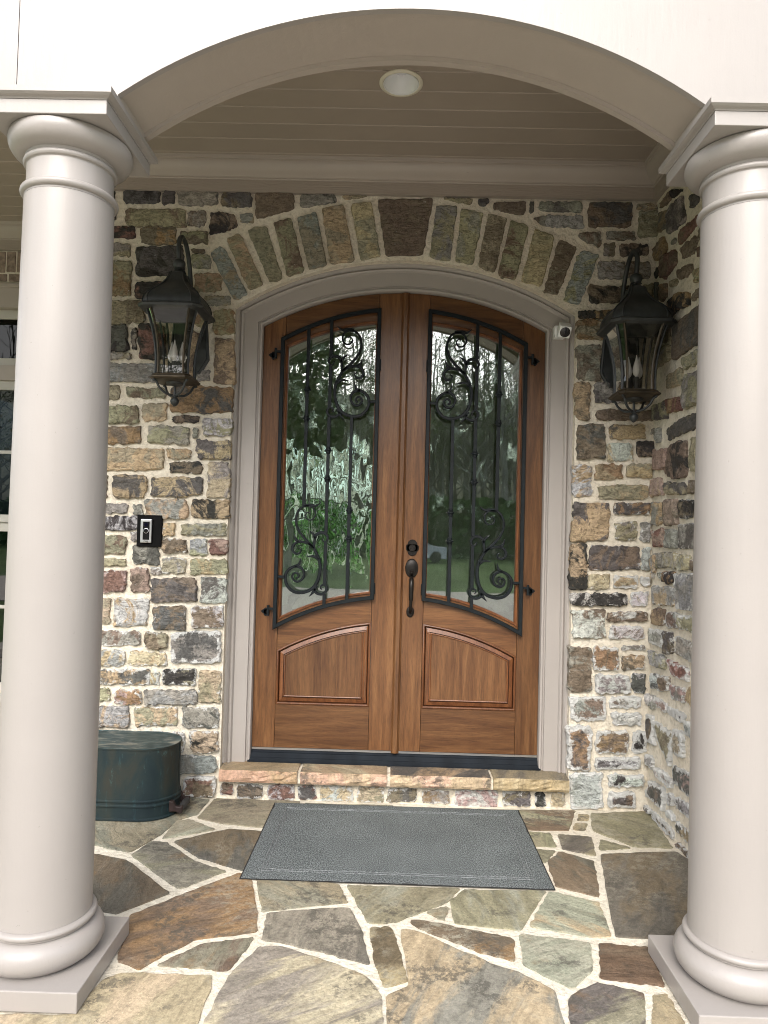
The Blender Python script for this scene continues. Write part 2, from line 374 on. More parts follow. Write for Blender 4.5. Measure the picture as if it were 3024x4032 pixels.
def stone(name, poly, frame, h, cols, smear, parent, mat, rough=.0035, lump=.5, cut=.0, seed=0, skirt=.02, ring=.0055):
    rng = random.Random(seed)
    O, U, V, N = frame
    p = [Vector(q) for q in poly]
    if area2(p) < 0: p.reverse()
    cut = cut or .22
    # soften the corners, then break the edges up
    q = []
    for i in range(len(p)):
        a, b, c = p[i-1], p[i], p[(i+1) % len(p)]
        k1 = min(.30, .011 / max(.001, (a-b).length)) * rng.uniform(.5, 1.6); k2 = min(.30, .011 / max(.001, (c-b).length)) * rng.uniform(.5, 1.6)
        q += [b + (a-b)*min(.4, k1), b + (a-b)*min(.4, k1)*.35 + (c-b)*min(.4, k2)*.35, b + (c-b)*min(.4, k2)]
    A = abs(area2(p)); size = math.sqrt(A)
    step = max(.0085, size / 13)
    r = []
    for i in range(len(q)):
        a, b = q[i], q[(i+1) % len(q)]; n = max(1, int((b-a).length / step))
        r += [a + (b-a)*k/n for k in range(n)]
    off = Vector((rng.uniform(-50, 50), rng.uniform(-50, 50), rng.uniform(-50, 50)))
    nz = lambda v, s: mnoise.noise(Vector((v[0]*s, v[1]*s, 0)) + off)
    m = len(r)
    nor = []
    for i in range(m):
        e = (r[(i+1) % m] - r[i-1]); e = e.normalized() if e.length > 1e-9 else Vector((1, 0)); nor.append(Vector((-e.y, e.x)))
    r = [r[i] + nor[i] * (rough * (nz(r[i], 40) * 1.5 + nz(r[i], 110) * 1.1 + nz(r[i], 260) * .7)) for i in range(m)]
    per = sum((r[i] - r[i-1]).length for i in range(m)); width = 2 * A / per
    d = min(ring, width * .28)
    r1 = [r[i] + nor[i] * d for i in range(m)]
    cx = sum((v for v in r), Vector((0, 0))) / m
    # inner points on a jittered grid
    x0 = min(v.x for v in r1); x1 = max(v.x for v in r1); y0 = min(v.y for v in r1); y1 = max(v.y for v in r1)
    g = max(.017, size / 6); pts = []
    def inside(v):
        c = False
        for i in range(m):
            a, b = r1[i], r1[i-1]
            if (a.y > v.y) != (b.y > v.y) and v.x < (b.x - a.x) * (v.y - a.y) / (b.y - a.y) + a.x: c = not c
        return c
    def dist(v): return min((v - w).length for w in r1)
    y = y0 + g/2
    while y < y1:
        x = x0 + g/2
        while x < x1:
            v = Vector((x + rng.uniform(-.35, .35)*g, y + rng.uniform(-.35, .35)*g))
            if inside(v) and dist(v) > g*.42: pts.append(v)
            x += g
        y += g
    ax, ay = rng.uniform(-1, 1) * .10, rng.uniform(-1, 1) * .10
    sx, sy = max(.03, x1-x0), max(.03, y1-y0)
    def hh(v):
        s = nz(v, 16) * .6 + nz(v + Vector((9, 3)), 42) * .45
        t = ((v.x - cx.x) / sx) * ax * 5 + ((v.y - cx.y) / sy) * ay * 5
        return h * (1 + lump * (s + t * .5))
    res = delaunay_2d_cdt([v for v in r1] + pts, [], [list(range(m))], 1, 1e-6)
    vs2, _, tri = res[0], res[1], res[2]
    verts = []; edge = []
    def put(v, n_, e):
        verts.append(tuple(O + U*v.x + V*v.y + N*n_)); edge.append(e); return len(verts) - 1
    b0 = [put(v, -skirt, 0) for v in r]; b1 = [put(r[i], h * rng.uniform(.45, .85), 0) for i in range(m)]
    faces = []
    base = len(verts)
    dm = max(.006, width * .42)
    key = {}
    for i, v in enumerate(vs2):
        dd = dist(v) + d
        put(v, hh(v) * (.86 if dist(v) < 1e-5 else 1), min(1, dd / max(.03, dm)))
        key[(round(v.x, 6), round(v.y, 6))] = base + i
    ri = [key.get((round(v.x, 6), round(v.y, 6))) for v in r1]
    for i in range(m):
        j = (i+1) % m
        faces.append((b0[i], b0[j], b1[j], b1[i]))
        if ri[i] is None or ri[j] is None: continue
        if ri[i] != ri[j]: faces.append((b1[i], b1[j], ri[j], ri[i]))
        else: faces.append((b1[i], b1[j], ri[j]))
    faces += [tuple(base + k for k in t) for t in tri]
    n = len(verts)
    j1 = rng.uniform(.86, 1.16)
    c1, c2 = [tuple(min(.75, q_ * j1 * rng.uniform(.95, 1.05)) for q_ in (FPAL if mat is M['flag'] else PAL)[c]) for c in (cols[0], cols[-1])]
    return obj(name, verts, faces, mat, parent, attrs={'c1': ('FLOAT_COLOR', [c1]*n), 'c2': ('FLOAT_COLOR', [c2]*n), 'edge': ('FLOAT', edge), 'smear': ('FLOAT', [smear]*n)})

def px_poly(view, nums, ax, val, frame, rng, jit=.03):
    if len(nums) == 4:
        x0, y0, x1, y1 = nums; w, h = (x1-x0), (y1-y0); k = min(w, h) * jit * 2
        c = [(x0, y0), (x1, y0), (x1, y1), (x0, y1)]
        mid = [((x0+x1)/2, y0), (x1, (y0+y1)/2), ((x0+x1)/2, y1), (x0, (y0+y1)/2)]
        pp = []
        for a, b in zip(c, mid):
            pp += [(a[0] + rng.uniform(-k, k), a[1] + rng.uniform(-k, k)), (b[0] + rng.uniform(-k, k)*.6, b[1] + rng.uniform(-k, k)*.6)]
    else: pp = [(nums[i], nums[i+1]) for i in range(0, len(nums), 2)]
    O, U, V, N = frame; out = []
    for x, y in pp:
        w = on(*vp(view, x, y), ax, val) - O; out.append((w.dot(U), w.dot(V)))
    return out

FRONT_STONES = """
A 250 128 640 292 dk|A 672 140 798 290 kd|A 835 148 1275 312 dg|A 1320 155 1635 328 db|A 262 340 925 540 ob|A 945 362 1135 530 bg
A 1195 385 1440 390 1495 540 1200 630 1175 600 kb|A 1515 390 1650 490 og|A -60 530 368 668 rk|A 425 545 815 728 bu|A 870 595 1165 720 ob
A -90 725 325 858 og|A 380 745 905 1080 kd|A 980 780 1130 828 gb|A 985 850 1190 992 go|A -30 905 335 1300 ou|A 365 1140 960 1330 rk
A 1015 1045 1315 1245 ot|A 1130 1290 1415 1395 go|A -100 1335 465 1590 bo|A 1220 1440 1445 1710 uo|A -40 1610 295 1900 kd
A -150 140 150 300 kd|A -120 340 165 480 dk
B 335 -10 385 215 gk|B 400 -60 700 318 rk|B -90 250 325 320 og|B -60 370 700 572 ng|B 1040 440 1190 555 go|B 1235 95 1450 590 bt
B -100 605 205 760 bo|B 275 625 705 740 bo|B 750 615 1425 895 du|B 445 795 712 995 ot|B -40 820 410 1015 ob|B 775 930 1070 1010 bk
B 1110 965 1420 1155 wo|B -110 1055 430 1240 bu|B 520 1045 965 1240 go|B 1005 1075 1048 1175 gd|B 1040 1200 1410 1410 dt|B -60 1290 680 1530 ot
B 728 1295 985 1395 to|B 750 1440 1105 1558 bk|B 1165 1445 1405 1820 gc|B 115 1575 500 1832 dt|B 545 1605 1105 1810 dt|B -130 1580 60 1820 gb
C -110 230 295 335 dg|C 345 235 450 355 dg|C 478 180 940 390 gt|C 978 190 1385 398 kt|C -60 365 410 520 lk|C 665 435 800 575 to|C 875 445 1375 578 og
C -90 570 275 775 bo|C 330 540 425 630 wg|C 340 680 632 892 gd|C 665 615 928 765 tb|C 970 615 1145 795 on|C 1175 615 1375 790 rp|C -100 825 268 905 ob
C 662 815 935 988 on|C 970 828 1375 1000 ot|C 540 925 655 1000 wg|C 330 930 520 1200 bp|C -80 958 270 1205 pr|C 545 1030 1045 1300 db|C 1082 1035 1365 1305 ld
C -120 1260 95 1535 co|C 145 1250 515 1560 wt|C 570 1345 918 1600 bd|C 985 1345 1335 1585 lb
D -60 -50 485 105 gb|D 535 -30 775 145 ob|D 810 -40 1365 315 dg|D -80 155 320 335 tn|D 355 180 765 325 tc|D -70 375 580 540 dt|D 588 395 688 548 tw
D 720 372 1088 542 ok|D 1125 380 1350 738 co|D -100 575 155 722 ob|D 195 595 500 748 pu|D 525 592 1100 752 ng|D -40 775 362 995 nt|D 418 780 885 990 to
D 940 785 1330 1008 gd|D 760 1060 965 1262 bo|D 1020 1045 1325 1280 ck|D 840 1310 1305 1500 ng|D 760 1560 890 1700 dk|D 945 1540 1310 1765 rb
D -60 1050 330 1270 gb|D 380 1050 710 1270 to|D -80 1310 380 1500 og|D 420 1310 800 1500 bd|D -60 1550 340 1750 go|D 380 1550 715 1750 ob
E 60 620 135 565 185 590 370 960 265 1005 235 975 no|E 190 510 300 462 325 500 500 880 375 920 ot|E 365 440 400 410 520 400 655 830 545 862 oo
E 575 375 725 340 830 765 690 820 ob|E 765 335 930 290 1010 700 1000 725 865 758 on|E 970 255 1150 228 1240 690 1040 712 to|E 1200 220 1375 205 1450 640 1285 685 to
F -32 185 425 175 345 640 40 640 bb|F 450 235 620 235 565 690 395 655 og|F 655 255 838 290 752 715 605 690 og|F 875 300 1025 340 930 785 790 725 bo
F 1060 355 1205 400 1100 840 950 800 ob|F 1250 425 1420 480 1310 895 1140 855 ot|F 1450 510 1600 570 1440 965 1325 940 bo|G 235 790 435 850 225 1385 40 1335 on
E 425 128 745 135 745 260 430 345 bb|E 795 140 1085 148 1095 200 830 248 795 240 gd|E 1130 150 1340 155 1300 165 1150 182 to
F 500 172 750 178 740 225 620 205 oo|F 795 178 885 180 860 240 800 235 dd|F 915 210 1180 200 1180 300 1130 312 915 260 bb|F 1212 200 1250 290 gd
F 1290 205 1640 200 1640 290 1290 275 dg|F 1235 330 1360 312 1365 400 1320 395 bg|G -150 415 262 545 gl
G 310 280 790 540 bd|G 865 375 1080 655 og|G 850 300 1060 350 gt|G 180 630 450 600 445 765 260 690 gb|G 520 590 820 685 bg|G 485 715 610 855 bg|G 660 725 970 860 kb
G 425 910 715 1100 gb|G 740 915 990 1100 bg|G 325 1180 760 1370 kb|G 900 1170 1025 1400 ot|G 215 1450 640 1540 ku|G 205 1560 520 1764 uo
H 190 175 460 540 bg|H 170 565 335 985 bt|H 385 580 740 795 gd|H 755 735 990 805 bb|H 405 865 1020 990 bb|H 185 1025 500 1400 bd|H 550 1035 940 1190 td
H 1000 1070 1040 1140 gg|H 525 1235 800 1420 cw|H 845 1210 1050 1385 kb|H 145 1470 355 1815 wt|H 390 1465 685 1625 ut|H 725 1455 1020 1605 to
I 430 25 975 180 ot|I 140 210 540 625 dt|I 590 220 985 350 du|I 610 430 850 635 go|I 885 430 995 650 gw|I 120 665 300 1170 kt|I 330 690 885 950 bd
I 900 705 995 955 wg|I 315 1000 545 1160 ct|I 595 1010 850 1150 tc|I 890 1020 985 1120 uw|I 120 1205 740 1345 kw|I 775 1190 970 1345 ow
I 145 1390 495 1699 bw|I 525 1405 955 1510 bw|I 545 1560 920 1699 wb
J 110 125 345 610 gb|J 365 125 645 385 bu|J 685 110 935 165 gw|J 685 215 940 375 bt|J 380 430 755 635 gw|J 790 415 940 630 dw|J 115 665 505 930 bn
J 550 665 890 795 wb|J 570 840 890 980 gw|J 90 985 345 1460 du|J 400 1040 745 1280 bu|J 795 1040 960 1280 wk|J 390 1330 885 1460 dw|J 120 1500 475 1895 nl
J 530 1520 915 1650 kw|J 530 1705 830 1875 bd
"""
SIDE_STONES = """
M 365 190 480 30 480 140 375 235 bb|M 490 20 620 20 500 130 kk|M 440 300 480 200 620 90 655 380 460 540 dg|M 345 290 430 250 435 460 345 510 bd
M 700 90 800 50 810 150 715 250 db|M 570 600 600 480 800 310 795 420 590 660 br|M 610 700 640 640 800 540 790 620 740 760 630 820 bb|M 285 730 400 550 450 680 420 760 310 840 ub
M 480 620 545 560 545 620 490 660 gg|M 355 900 370 800 540 690 555 860 430 1030 360 1040 rb|M 565 950 730 860 735 960 595 1060 kb|M 300 960 335 890 340 1020 305 1030 kk
M 750 960 870 880 900 1000 760 1080 uo|M 800 690 920 610 910 760 810 800 br|M 480 1090 560 1030 565 1100 490 1150 oo|M 355 1110 440 1090 440 1260 370 1300 bu
M 305 1080 335 1070 345 1280 305 1290 dd|M 445 1300 560 1200 700 1200 710 1330 560 1400 490 1480 ku|M 730 1230 900 1060 900 1200 735 1300 bb
M 520 1560 700 1440 900 1270 900 1740 690 1850 525 1980 db|M 300 1560 470 1480 480 1760 300 1790 bo|M 300 1830 480 1790 480 1960 300 2090 og|M 640 1950 860 1830 860 1970 650 2080 og
M 820 310 900 240 900 400 830 440 bd|M 830 450 920 400 920 540 815 600 gb
H 1390 490 1580 430 1570 780 1400 860 1360 720 og|H 1190 500 1360 400 1360 590 1195 640 to
N 365 200 510 170 535 310 380 350 ur|N 195 280 360 210 375 410 205 430 od|N 355 540 500 420 680 350 720 420 690 510 520 580 385 640 bd|N 250 520 290 510 300 660 250 680 nn
N 390 700 580 640 580 1050 430 1070 350 1000 bk|N 215 760 375 730 350 960 215 970 pp|N 640 620 760 590 740 980 625 990 oo|N 175 1100 300 1040 335 1230 190 1265 165 1190 pt
N 355 1110 570 1230 od|N 610 1080 740 1230 bg|N 205 1320 305 1565 gt|N 330 1295 480 1565 bp|N 490 1295 740 1310 730 1480 520 1510 bk|N 195 1630 350 1610 350 1800 220 1810 pr
N 358 1620 475 1810 dg|N 490 1555 700 1830 dg|N 190 1930 245 1875 260 2000 215 2150 tg|N 270 1870 480 2030 go|N 485 1900 615 2060 cg|N 630 1950 740 2070 bg|N 270 2080 310 2160 gg|N 325 2080 455 2200 uk
O 320 20 490 20 490 300 330 280 gn|O 140 110 305 120 305 265 145 250 tn|O 140 285 240 405 tb|O 255 310 340 425 bn|O 345 330 500 345 490 480 350 425 ow
O 105 430 230 450 225 580 115 540 lg|O 235 460 300 620 db|O 325 490 490 560 480 710 330 620 ng|O 125 590 245 650 245 750 150 720 on|O 255 660 420 740 420 840 300 790 pr
O 130 775 190 885 dw|O 200 800 270 910 bt|O 285 860 390 890 385 1000 290 955 pg|O 395 960 435 860 500 900 480 1070 tt|O 95 920 165 950 160 1050 100 1000 gw
O 175 950 255 1000 250 1075 175 1030 pr|O 260 1020 395 1085 385 1160 265 1080 kb|O 95 1080 150 1090 165 1320 100 1290 bd|O 160 1130 290 1220 285 1490 180 1280 bo
O 305 1190 380 1210 385 1430 310 1380 og|O 400 1130 490 1190 490 1330 400 1230 nn|O 100 1380 150 1410 150 1500 100 1470 gd|O 175 1480 260 1540 300 1600 295 1650 180 1560 lp
O 300 1470 480 1550 480 1760 305 1600 dp|O 130 1580 240 1650 235 1820 130 1720 db|O 85 1640 120 1680 120 1725 85 1690 kk|O 265 1680 300 1690 300 1780 265 1760 gw
O 315 1700 480 1800 480 1920 320 1770 dn|O 90 1770 135 1800 135 1850 95 1820 dd|O 140 1800 300 1960 305 2040 145 1880 dt|O 320 1880 480 2020 480 2130 330 1970 td
O 260 1800 310 1850 310 1900 265 1860 nw|O 330 2050 440 2140 440 2190 335 2090 bb
"""
FLAGS = """
Q 300 240 350 150 800 150 905 165 850 230 780 250 690 320 560 395 418 365 200 365 go|Q 850 245 930 160 1300 172 1290 300 960 270 oo|Q 700 335 760 255 820 250 935 295 on
Q 750 345 990 292 1250 310 1230 450 1040 472 900 430 850 415 bd|Q 565 405 650 345 720 350 850 435 980 475 770 555 og|Q 110 385 415 400 545 425 735 570 500 662 415 645 70 640 db|Q -150 665 250 668 200 900 -180 1070 -350 1070 ob
Q 500 865 560 665 760 585 1035 480 1085 500 1115 660 1110 740 850 770 690 850 605 905 ub|Q 670 885 870 790 1100 760 1050 830 985 910 860 895 ob
Q 440 950 500 920 600 915 920 925 910 990 855 1132 800 1250 -160 1250 -160 1095 300 1095 tc|Q 1105 510 1270 500 1465 530 1505 610 1130 650 og
Q 1150 655 1510 630 1560 720 1600 880 1400 830 1240 790 1130 775 dg|Q 880 1132 990 920 1120 800 1220 800 1430 870 1590 930 1655 1030 1660 1250 850 1250 gc
R -160 535 330 550 275 610 40 700 -70 700 no|R 175 650 270 625 280 640 260 690 oo|R 285 600 345 555 700 560 590 735 300 700 on|R 110 685 180 690 560 765 565 865 420 830 130 715 bu
R -65 718 35 715 60 800 105 950 0 982 -40 870 bt|R 70 725 120 725 250 780 450 870 600 920 740 990 780 1132 770 1250 20 1250 10 1010 110 970 tg
R 585 745 890 785 905 905 810 985 600 880 nl|R 625 715 715 560 930 610 985 760 890 760 nt|R 930 785 1145 805 1215 975 935 940 br
R 795 1020 920 955 1125 1000 1130 1132 1130 1250 820 1250 800 1100 do|R 1165 1010 1220 1005 1300 1132 1330 1250 1150 1250 ot
R 935 400 1260 390 1420 480 1420 700 1250 765 1140 765 1000 760 960 560 db|R 705 430 760 390 905 430 935 590 740 540 bd|R 750 315 895 325 920 410 770 380 od
R 560 300 720 310 745 370 600 365 oo|R 450 208 825 212 800 300 480 295 bo|R 840 225 888 232 882 258 835 255 tt|R 825 268 880 268 870 300 815 295 tt
R 890 225 1140 215 1250 375 1080 370 900 300 oo|R 930 335 1070 375 930 385 oo|R 600 378 745 385 695 440 640 430 no
Q 1320 180 1700 190 1690 320 1310 310 og|Q 1260 335 1690 335 1680 500 1500 515 1270 480 1240 450 go|R 60 200 430 205 460 350 60 340 ob|R 60 360 585 380 680 520 300 535 60 520 dn
"""
def parse(txt):
    for line in txt.strip().replace('\n', '|').split('|'):
        t = line.split(); yield t[0], [float(q) for q in t[1:-1]], t[-1]

# arched openings, all on the door's centre line
def arc(cx, half, spring, apex):
    s = apex - spring; R = (half*half + s*s) / (2*s); zc = apex - R
    return lambda x: zc + math.sqrt(max(0, R*R - (x-cx)**2))
OPEN = arc(0, .902, 2.572, 2.838)            # opening in the stonework
XL = -1.78                                    # corner of the stone wall
wall = thing('stone_wall', (0, 0, 0), 'cream mortared fieldstone wall around the arched double door', 'wall')
m = MB()
m.slab(XL, -.902, 0, 3.36, 0, .28); m.slab(.902, XR + .3, 0, 3.36, 0, .28)
m.slab(-.902, .902, OPEN, 3.36, 0, .28, 40); m.slab(-.902, .902, -.3, .10, 0, .28)
mort = m.build('mortar', M['mortar'], wall)
FPAL = dict(PAL, n=(.30, .29, .22), u=(.215, .145, .075), t=(.37, .295, .19), d=(.130, .119, .096), b=(.165, .125, .085), r=(.145, .092, .06), l=(.39, .375, .29), o=(.255, .236, .158), g=(.225, .212, .166), c=(.41, .35, .24))
sid = 0
for v, nums, cols in parse(FRONT_STONES):
    sid += 1; rng = random.Random(sid)
    poly = px_poly(v, nums, 1, 0.0, FRONT, rng)
    z = sum(p[1] for p in poly) / len(poly)
    bigv = v in 'EF' and len(nums) > 4
    stone('stone', poly, FRONT, rng.uniform(.014, .026), cols, max(0, min(1, (2.0 - z) / 1.7)) * (.80 if poly[0][0] > 0 else .45) * rng.uniform(.3, 1.5) + rng.uniform(0, .15), wall, M['stone'],
          rough=.0055 if not bigv else .0035, lump=.85 if not bigv else .6, seed=sid)
for i, t in enumerate("K 20 365 140 470 rb|K 180 370 412 500 db|K 455 375 710 515 lr|K 745 385 915 515 rd|K 955 390 1260 530 cl|K 1295 395 1550 535 oc|L -30 395 230 520 db|L 285 415 530 530 ug|L 575 410 965 570 lp|L 1010 420 1260 560 db|L 1300 430 1395 560 dk|L 1450 430 1575 560 oc".split('|')):
    q = t.split(); sid += 1; rng = random.Random(sid)
    stone('stone', px_poly(q[0], [float(k) for k in q[1:5]], 1, 0.0, FRONT, rng), FRONT, .012, q[5], .45, wall, M['stone'], rough=.004, seed=sid)
side = thing('stone_wall', (XR, -.7, 0), 'fieldstone side wall meeting the door wall behind the column beside the lantern', 'wall')
MB().box(XR, 2.6, -1.335, -.001, -.32, 3.36).build('mortar', M['mortar'], side)
for v, nums, cols in parse(SIDE_STONES):
    sid += 1; rng = random.Random(sid)
    poly = px_poly(v, nums, 0, XR, RIGHT, rng)
    z = sum(p[1] for p in poly) / len(poly)
    stone('stone', poly, RIGHT, rng.uniform(.014, .026), cols, max(0, min(1, (2.0 - z) / 1.7)) * .78 * rng.uniform(.3, 1.4) + rng.uniform(0, .12), side, M['stone'], rough=.0055, lump=.85, seed=sid)
# the stretch of that wall hidden behind the column
rng = random.Random(5); z = .05
while z < 3.25:
    hgt = rng.uniform(.09, .17); u = .80 + rng.uniform(0, .05)
    while u < 1.27:
        w = rng.uniform(.12, .26); e = min(u + w, 1.31)
        if e - u > .06:
            sid += 1
            stone('stone', [(u, z), (e, z), (e, z + hgt), (u, z + hgt)], RIGHT, .014, rng.choice(('go', 'bd', 'to', 'ob', 'dn', 'lg')), max(0, min(1, (2 - z) / 1.7)) * .9, side, M['stone'], rough=.0045, seed=sid)
        u = e + .028
    z += hgt + .028

# its outer face beyond the column
OUTER = (Vector((0, -1.335, 0)), Vector((1, 0, 0)), Vector((0, 0, 1)), Vector((0, -1, 0)))
rng = random.Random(15); z = -.28
while z < 2.55:
    hgt = rng.uniform(.10, .18); u = 1.33 + rng.uniform(0, .04)
    while u < 2.56:
        e = min(u + rng.uniform(.14, .34), 2.585)
        if e - u > .06:
            sid += 1
            stone('stone', [(u, z), (e, z), (e, z + hgt), (u, z + hgt)], OUTER, .016, rng.choice(('go', 'bd', 'to', 'ob', 'dn', 'lg')), .35, side, M['stone'], rough=.0055, seed=sid)
        u = e + .028
    z += hgt + .028

# ---------------------------------------------------------------- porch floor
pf = MB().box(-4.4, XR, -2.3, .95, -.14, .0).build('porch_floor', M['floor_mortar']); tag(pf, kind='structure')
pf['label'] = 'flagstone porch floor with pale mortar joints'
for v, nums, cols in parse(FLAGS):
    sid += 1; rng = random.Random(sid)
    poly = px_poly(v, nums, 2, 0.0, FLOOR, rng)
    stone('flagstone', poly, FLOOR, .006, cols, rng.uniform(.2, .9), pf, M['flag'], rough=.0036, lump=.12, seed=sid, skirt=.01, ring=.006)
def cells(x0, x1, y0, y1, nx, ny, seed):
    rng = random.Random(seed)
    P = {(i, j): Vector((x0 + (x1-x0)*(i + (rng.uniform(-.3, .3) if 0 < i < nx else 0))/nx, y0 + (y1-y0)*(j + (rng.uniform(-.3, .3) if 0 < j < ny else 0))/ny)) for i in range(nx+1) for j in range(ny+1)}
    for i in range(nx):
        for j in range(ny):
            yield inset([P[i, j], P[i+1, j], P[i+1, j+1], P[i, j+1]], .014)
for poly in list(cells(-4.3, -1.62, -2.25, .84, 5, 6, 3)) + list(cells(-1.60, 1.28, -2.27, -1.80, 5, 1, 8)):
    sid += 1; rng = random.Random(sid)
    stone('flagstone', [tuple(p) for p in poly], FLOOR, .006, rng.choice(('go', 'bd', 'to', 'ob', 'dn', 'on')), .5, pf, M['flag'], rough=.005, lump=.12, seed=sid, skirt=.01, ring=.006)

# ---------------------------------------------------------------- door step
step = thing('door_step', (0, -.03, .1), 'stone doorstep of four rough-edged buff and pink slabs under the door', 'step')
box('mortar_bed', M['mortar'], step, -.899, .899, -.045, .30, .102, .158)
def tread(x0, x1, c1, c2, t1, t2, seed):
    rng = random.Random(seed); n = max(8, int((x1-x0)/.028)); nzr = 5
    off = Vector((seed*7.1, 3, 1)); front = []
    z0, z1 = .104, .166
    rows = []
    for k in range(nzr + 1):
        z = z0 + (z1-z0)*k/nzr
        rows.append([(x0 + (x1-x0)*i/n, -.062 - .007*mnoise.noise(Vector((i*.55, k*1.3, 0)) + off) - .004*mnoise.noise(Vector((i*1.7, k*2.3, 5)) + off) + (.006 if k in (0,) else 0), z) for i in range(n+1)])
    nf = len(rows)
    rows.append([(x, y + .0005, z + .0004) for x, y, z in rows[-1]])
    rows.append([(x, .10, z1 + .0015) for x, _, _ in rows[-1]])
    rows.append([(x, .10, z0) for x, _, _ in rows[-1]])
    mb = MB(); N = n + 1
    vs = [p for r in rows for p in r]; fs = []
    R = len(rows)
    for a in range(R):
        b = (a+1) % R
        for i in range(n): fs.append((a*N+i, a*N+i+1, b*N+i+1, b*N+i))
    fs.append(tuple(a*N for a in range(R))[::-1]); fs.append(tuple(a*N+n for a in range(R)))
    nn = len(vs)
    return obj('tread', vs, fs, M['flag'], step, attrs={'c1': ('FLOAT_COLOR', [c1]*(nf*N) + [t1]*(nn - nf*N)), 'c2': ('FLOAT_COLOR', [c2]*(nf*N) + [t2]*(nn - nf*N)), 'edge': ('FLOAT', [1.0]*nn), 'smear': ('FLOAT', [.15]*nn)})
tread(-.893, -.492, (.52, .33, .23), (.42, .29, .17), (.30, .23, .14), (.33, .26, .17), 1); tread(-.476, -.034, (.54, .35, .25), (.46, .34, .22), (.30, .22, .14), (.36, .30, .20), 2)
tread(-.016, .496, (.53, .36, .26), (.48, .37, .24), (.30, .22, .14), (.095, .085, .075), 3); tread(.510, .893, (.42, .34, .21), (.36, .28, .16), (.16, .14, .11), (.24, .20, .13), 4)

# ---------------------------------------------------------------- door frame
def path_open(half, zb, f, n=36):
    return [(half, zb)] + [(half - 2*half*i/n, f(half - 2*half*i/n)) for i in range(n+1)] + [(-half, zb)]
DARC = arc(0, .762, 2.500, 2.700)
frame = thing('door_surround', (0, .07, .166), 'taupe painted arched casing framing the double door', 'door frame')
poly = path_open(.762, .166, DARC)
prof = [(0, .16), (0, .080), (.003, .072), (.011, .070), (.015, .073), (.017, .079), (.024, .079), (.026, .067), (.096, .067), (.098, .060), (.103, .052), (.110, .049),
        (.116, .054), (.119, .060), (.123, .050), (.130, .043), (.140, .042), (.150, .048), (.154, .10)]
rings = []
for d, y in prof:
    r = inset(poly, -d); r[0].y = .1665; r[-1].y = .1665
    rings.append([(p.x, y, p.y) for p in r])
o = MB().loft(rings, False, False, False).build('casing', M['casing'], frame, 28)
th = MB()
th.loft([[(x, .070, .167), (x, .070, .176), (x, .076, .190), (x, .080, .192), (x, .092, .212), (x, .098, .214), (x, .104, .226), (x, .16, .226), (x, .16, .167)] for x in (-.775, .775)])
th.build('threshold', M['threshold'], frame, 30)
box('sill_strip', M['alu'], frame, -.759, .759, .099, .108, .2265, .2375)
box('floor_sweep', M['black_matte'], frame, -.76, .76, .112, .15, .2265, .238)

# ---------------------------------------------------------------- double door
def drop(R, x): return R - math.sqrt(R*R - x*x)
GT = lambda x: 2.552 - drop(1.42, x)
GB = lambda x: 1.076 - drop(1.34, x)
PT = lambda x: .924 - drop(1.30, x)
FT = lambda x: 2.600 - drop(1.30, x)
FB = lambda x: 1.058 - drop(1.31, x)
PB, DB = .468, .2385
def outline(x0, x1, lo, hi, n=18):
    """counter-clockwise outline between two curves"""
    f = lambda z, x: z(x) if callable(z) else z
    xs = [x0 + (x1-x0)*i/n for i in range(n+1)]
    bot = [(x, f(lo, x)) for x in (xs if callable(lo) else (x0, x1))]; top = [(x, f(hi, x)) for x in reversed(xs if callable(hi) else (x0, x1))]
    return bot + top
def ribbon(mb, pts, w, y0=.066, y1=.079):
    """flat iron strip along XZ points; w = width or list of widths; a small chamfer towards the front"""
    n = len(pts); rings = []
    for i, p in enumerate(pts):
        t = Vector(pts[min(i+1, n-1)]) - Vector(pts[max(i-1, 0)]); t = t.normalized() if t.length > 1e-9 else Vector((1, 0))
        nn = Vector((-t.y, t.x)); k = (w[i] if isinstance(w, list) else w) / 2
        a, b = p + nn*k, p - nn*k; a2, b2 = p + nn*k*.62, p - nn*k*.62
        rings.append([(a.x, y1, a.y), (a.x, y0+.003, a.y), (a2.x, y0, a2.y), (b2.x, y0, b2.y), (b.x, y0+.003, b.y), (b.x, y1, b.y)])
    mb.loft(rings)
SCROLL = [   # traced strokes: (points, width at start, middle, end)
    ([(1066,1128),(1048,1122),(1042,1100),(1058,1078),(1088,1080),(1106,1108),(1092,1146),(1050,1164),(1008,1140),(988,1085),(1012,1032),(1065,1010),(1120,1025),(1165,1070),(1178,1130),(1158,1200),(1105,1255),(1035,1275),(960,1262),(900,1228),(855,1165),(832,1085),(828,1000),(845,930),(875,865),(915,805),(965,760),(1020,705),(1070,640),(1098,560),(1092,475),(1055,415),(1000,393),(948,402),(912,440),(908,490),(938,530),(985,530),(1008,492),(985,458),(960,470)], 14, 26, 8),
    ([(905,812),(900,760),(895,705),(870,668),(825,655),(785,672),(768,710),(780,742),(808,745),(824,712)], 20, 24, 7),
    ([(900,815),(950,778),(1020,760),(1080,768),(1118,808),(1115,855),(1080,882),(1042,868),(1034,838),(1060,822)], 18, 22, 7),
    ([(850,1195),(872,1240),(845,1272),(795,1278),(758,1250),(752,1210),(778,1182),(808,1195),(812,1222),(792,1228)], 20, 22, 7),
    ([(1030,392),(960,385),(905,388),(855,350)], 26, 24, 2), ([(890,720),(915,675),(962,640)], 26, 20, 2), ([(1060,760),(1092,735),(1110,680)], 26, 20, 2),
    ([(848,930),(900,900),(980,912)], 26, 20, 2), ([(1085,1012),(1045,985),(1030,920)], 26, 20, 2), ([(868,1225),(890,1270),(925,1310)], 26, 20, 2),
    ([(1180,1125),(1262,1122)], 22, 22, 22),
]
YG = .072
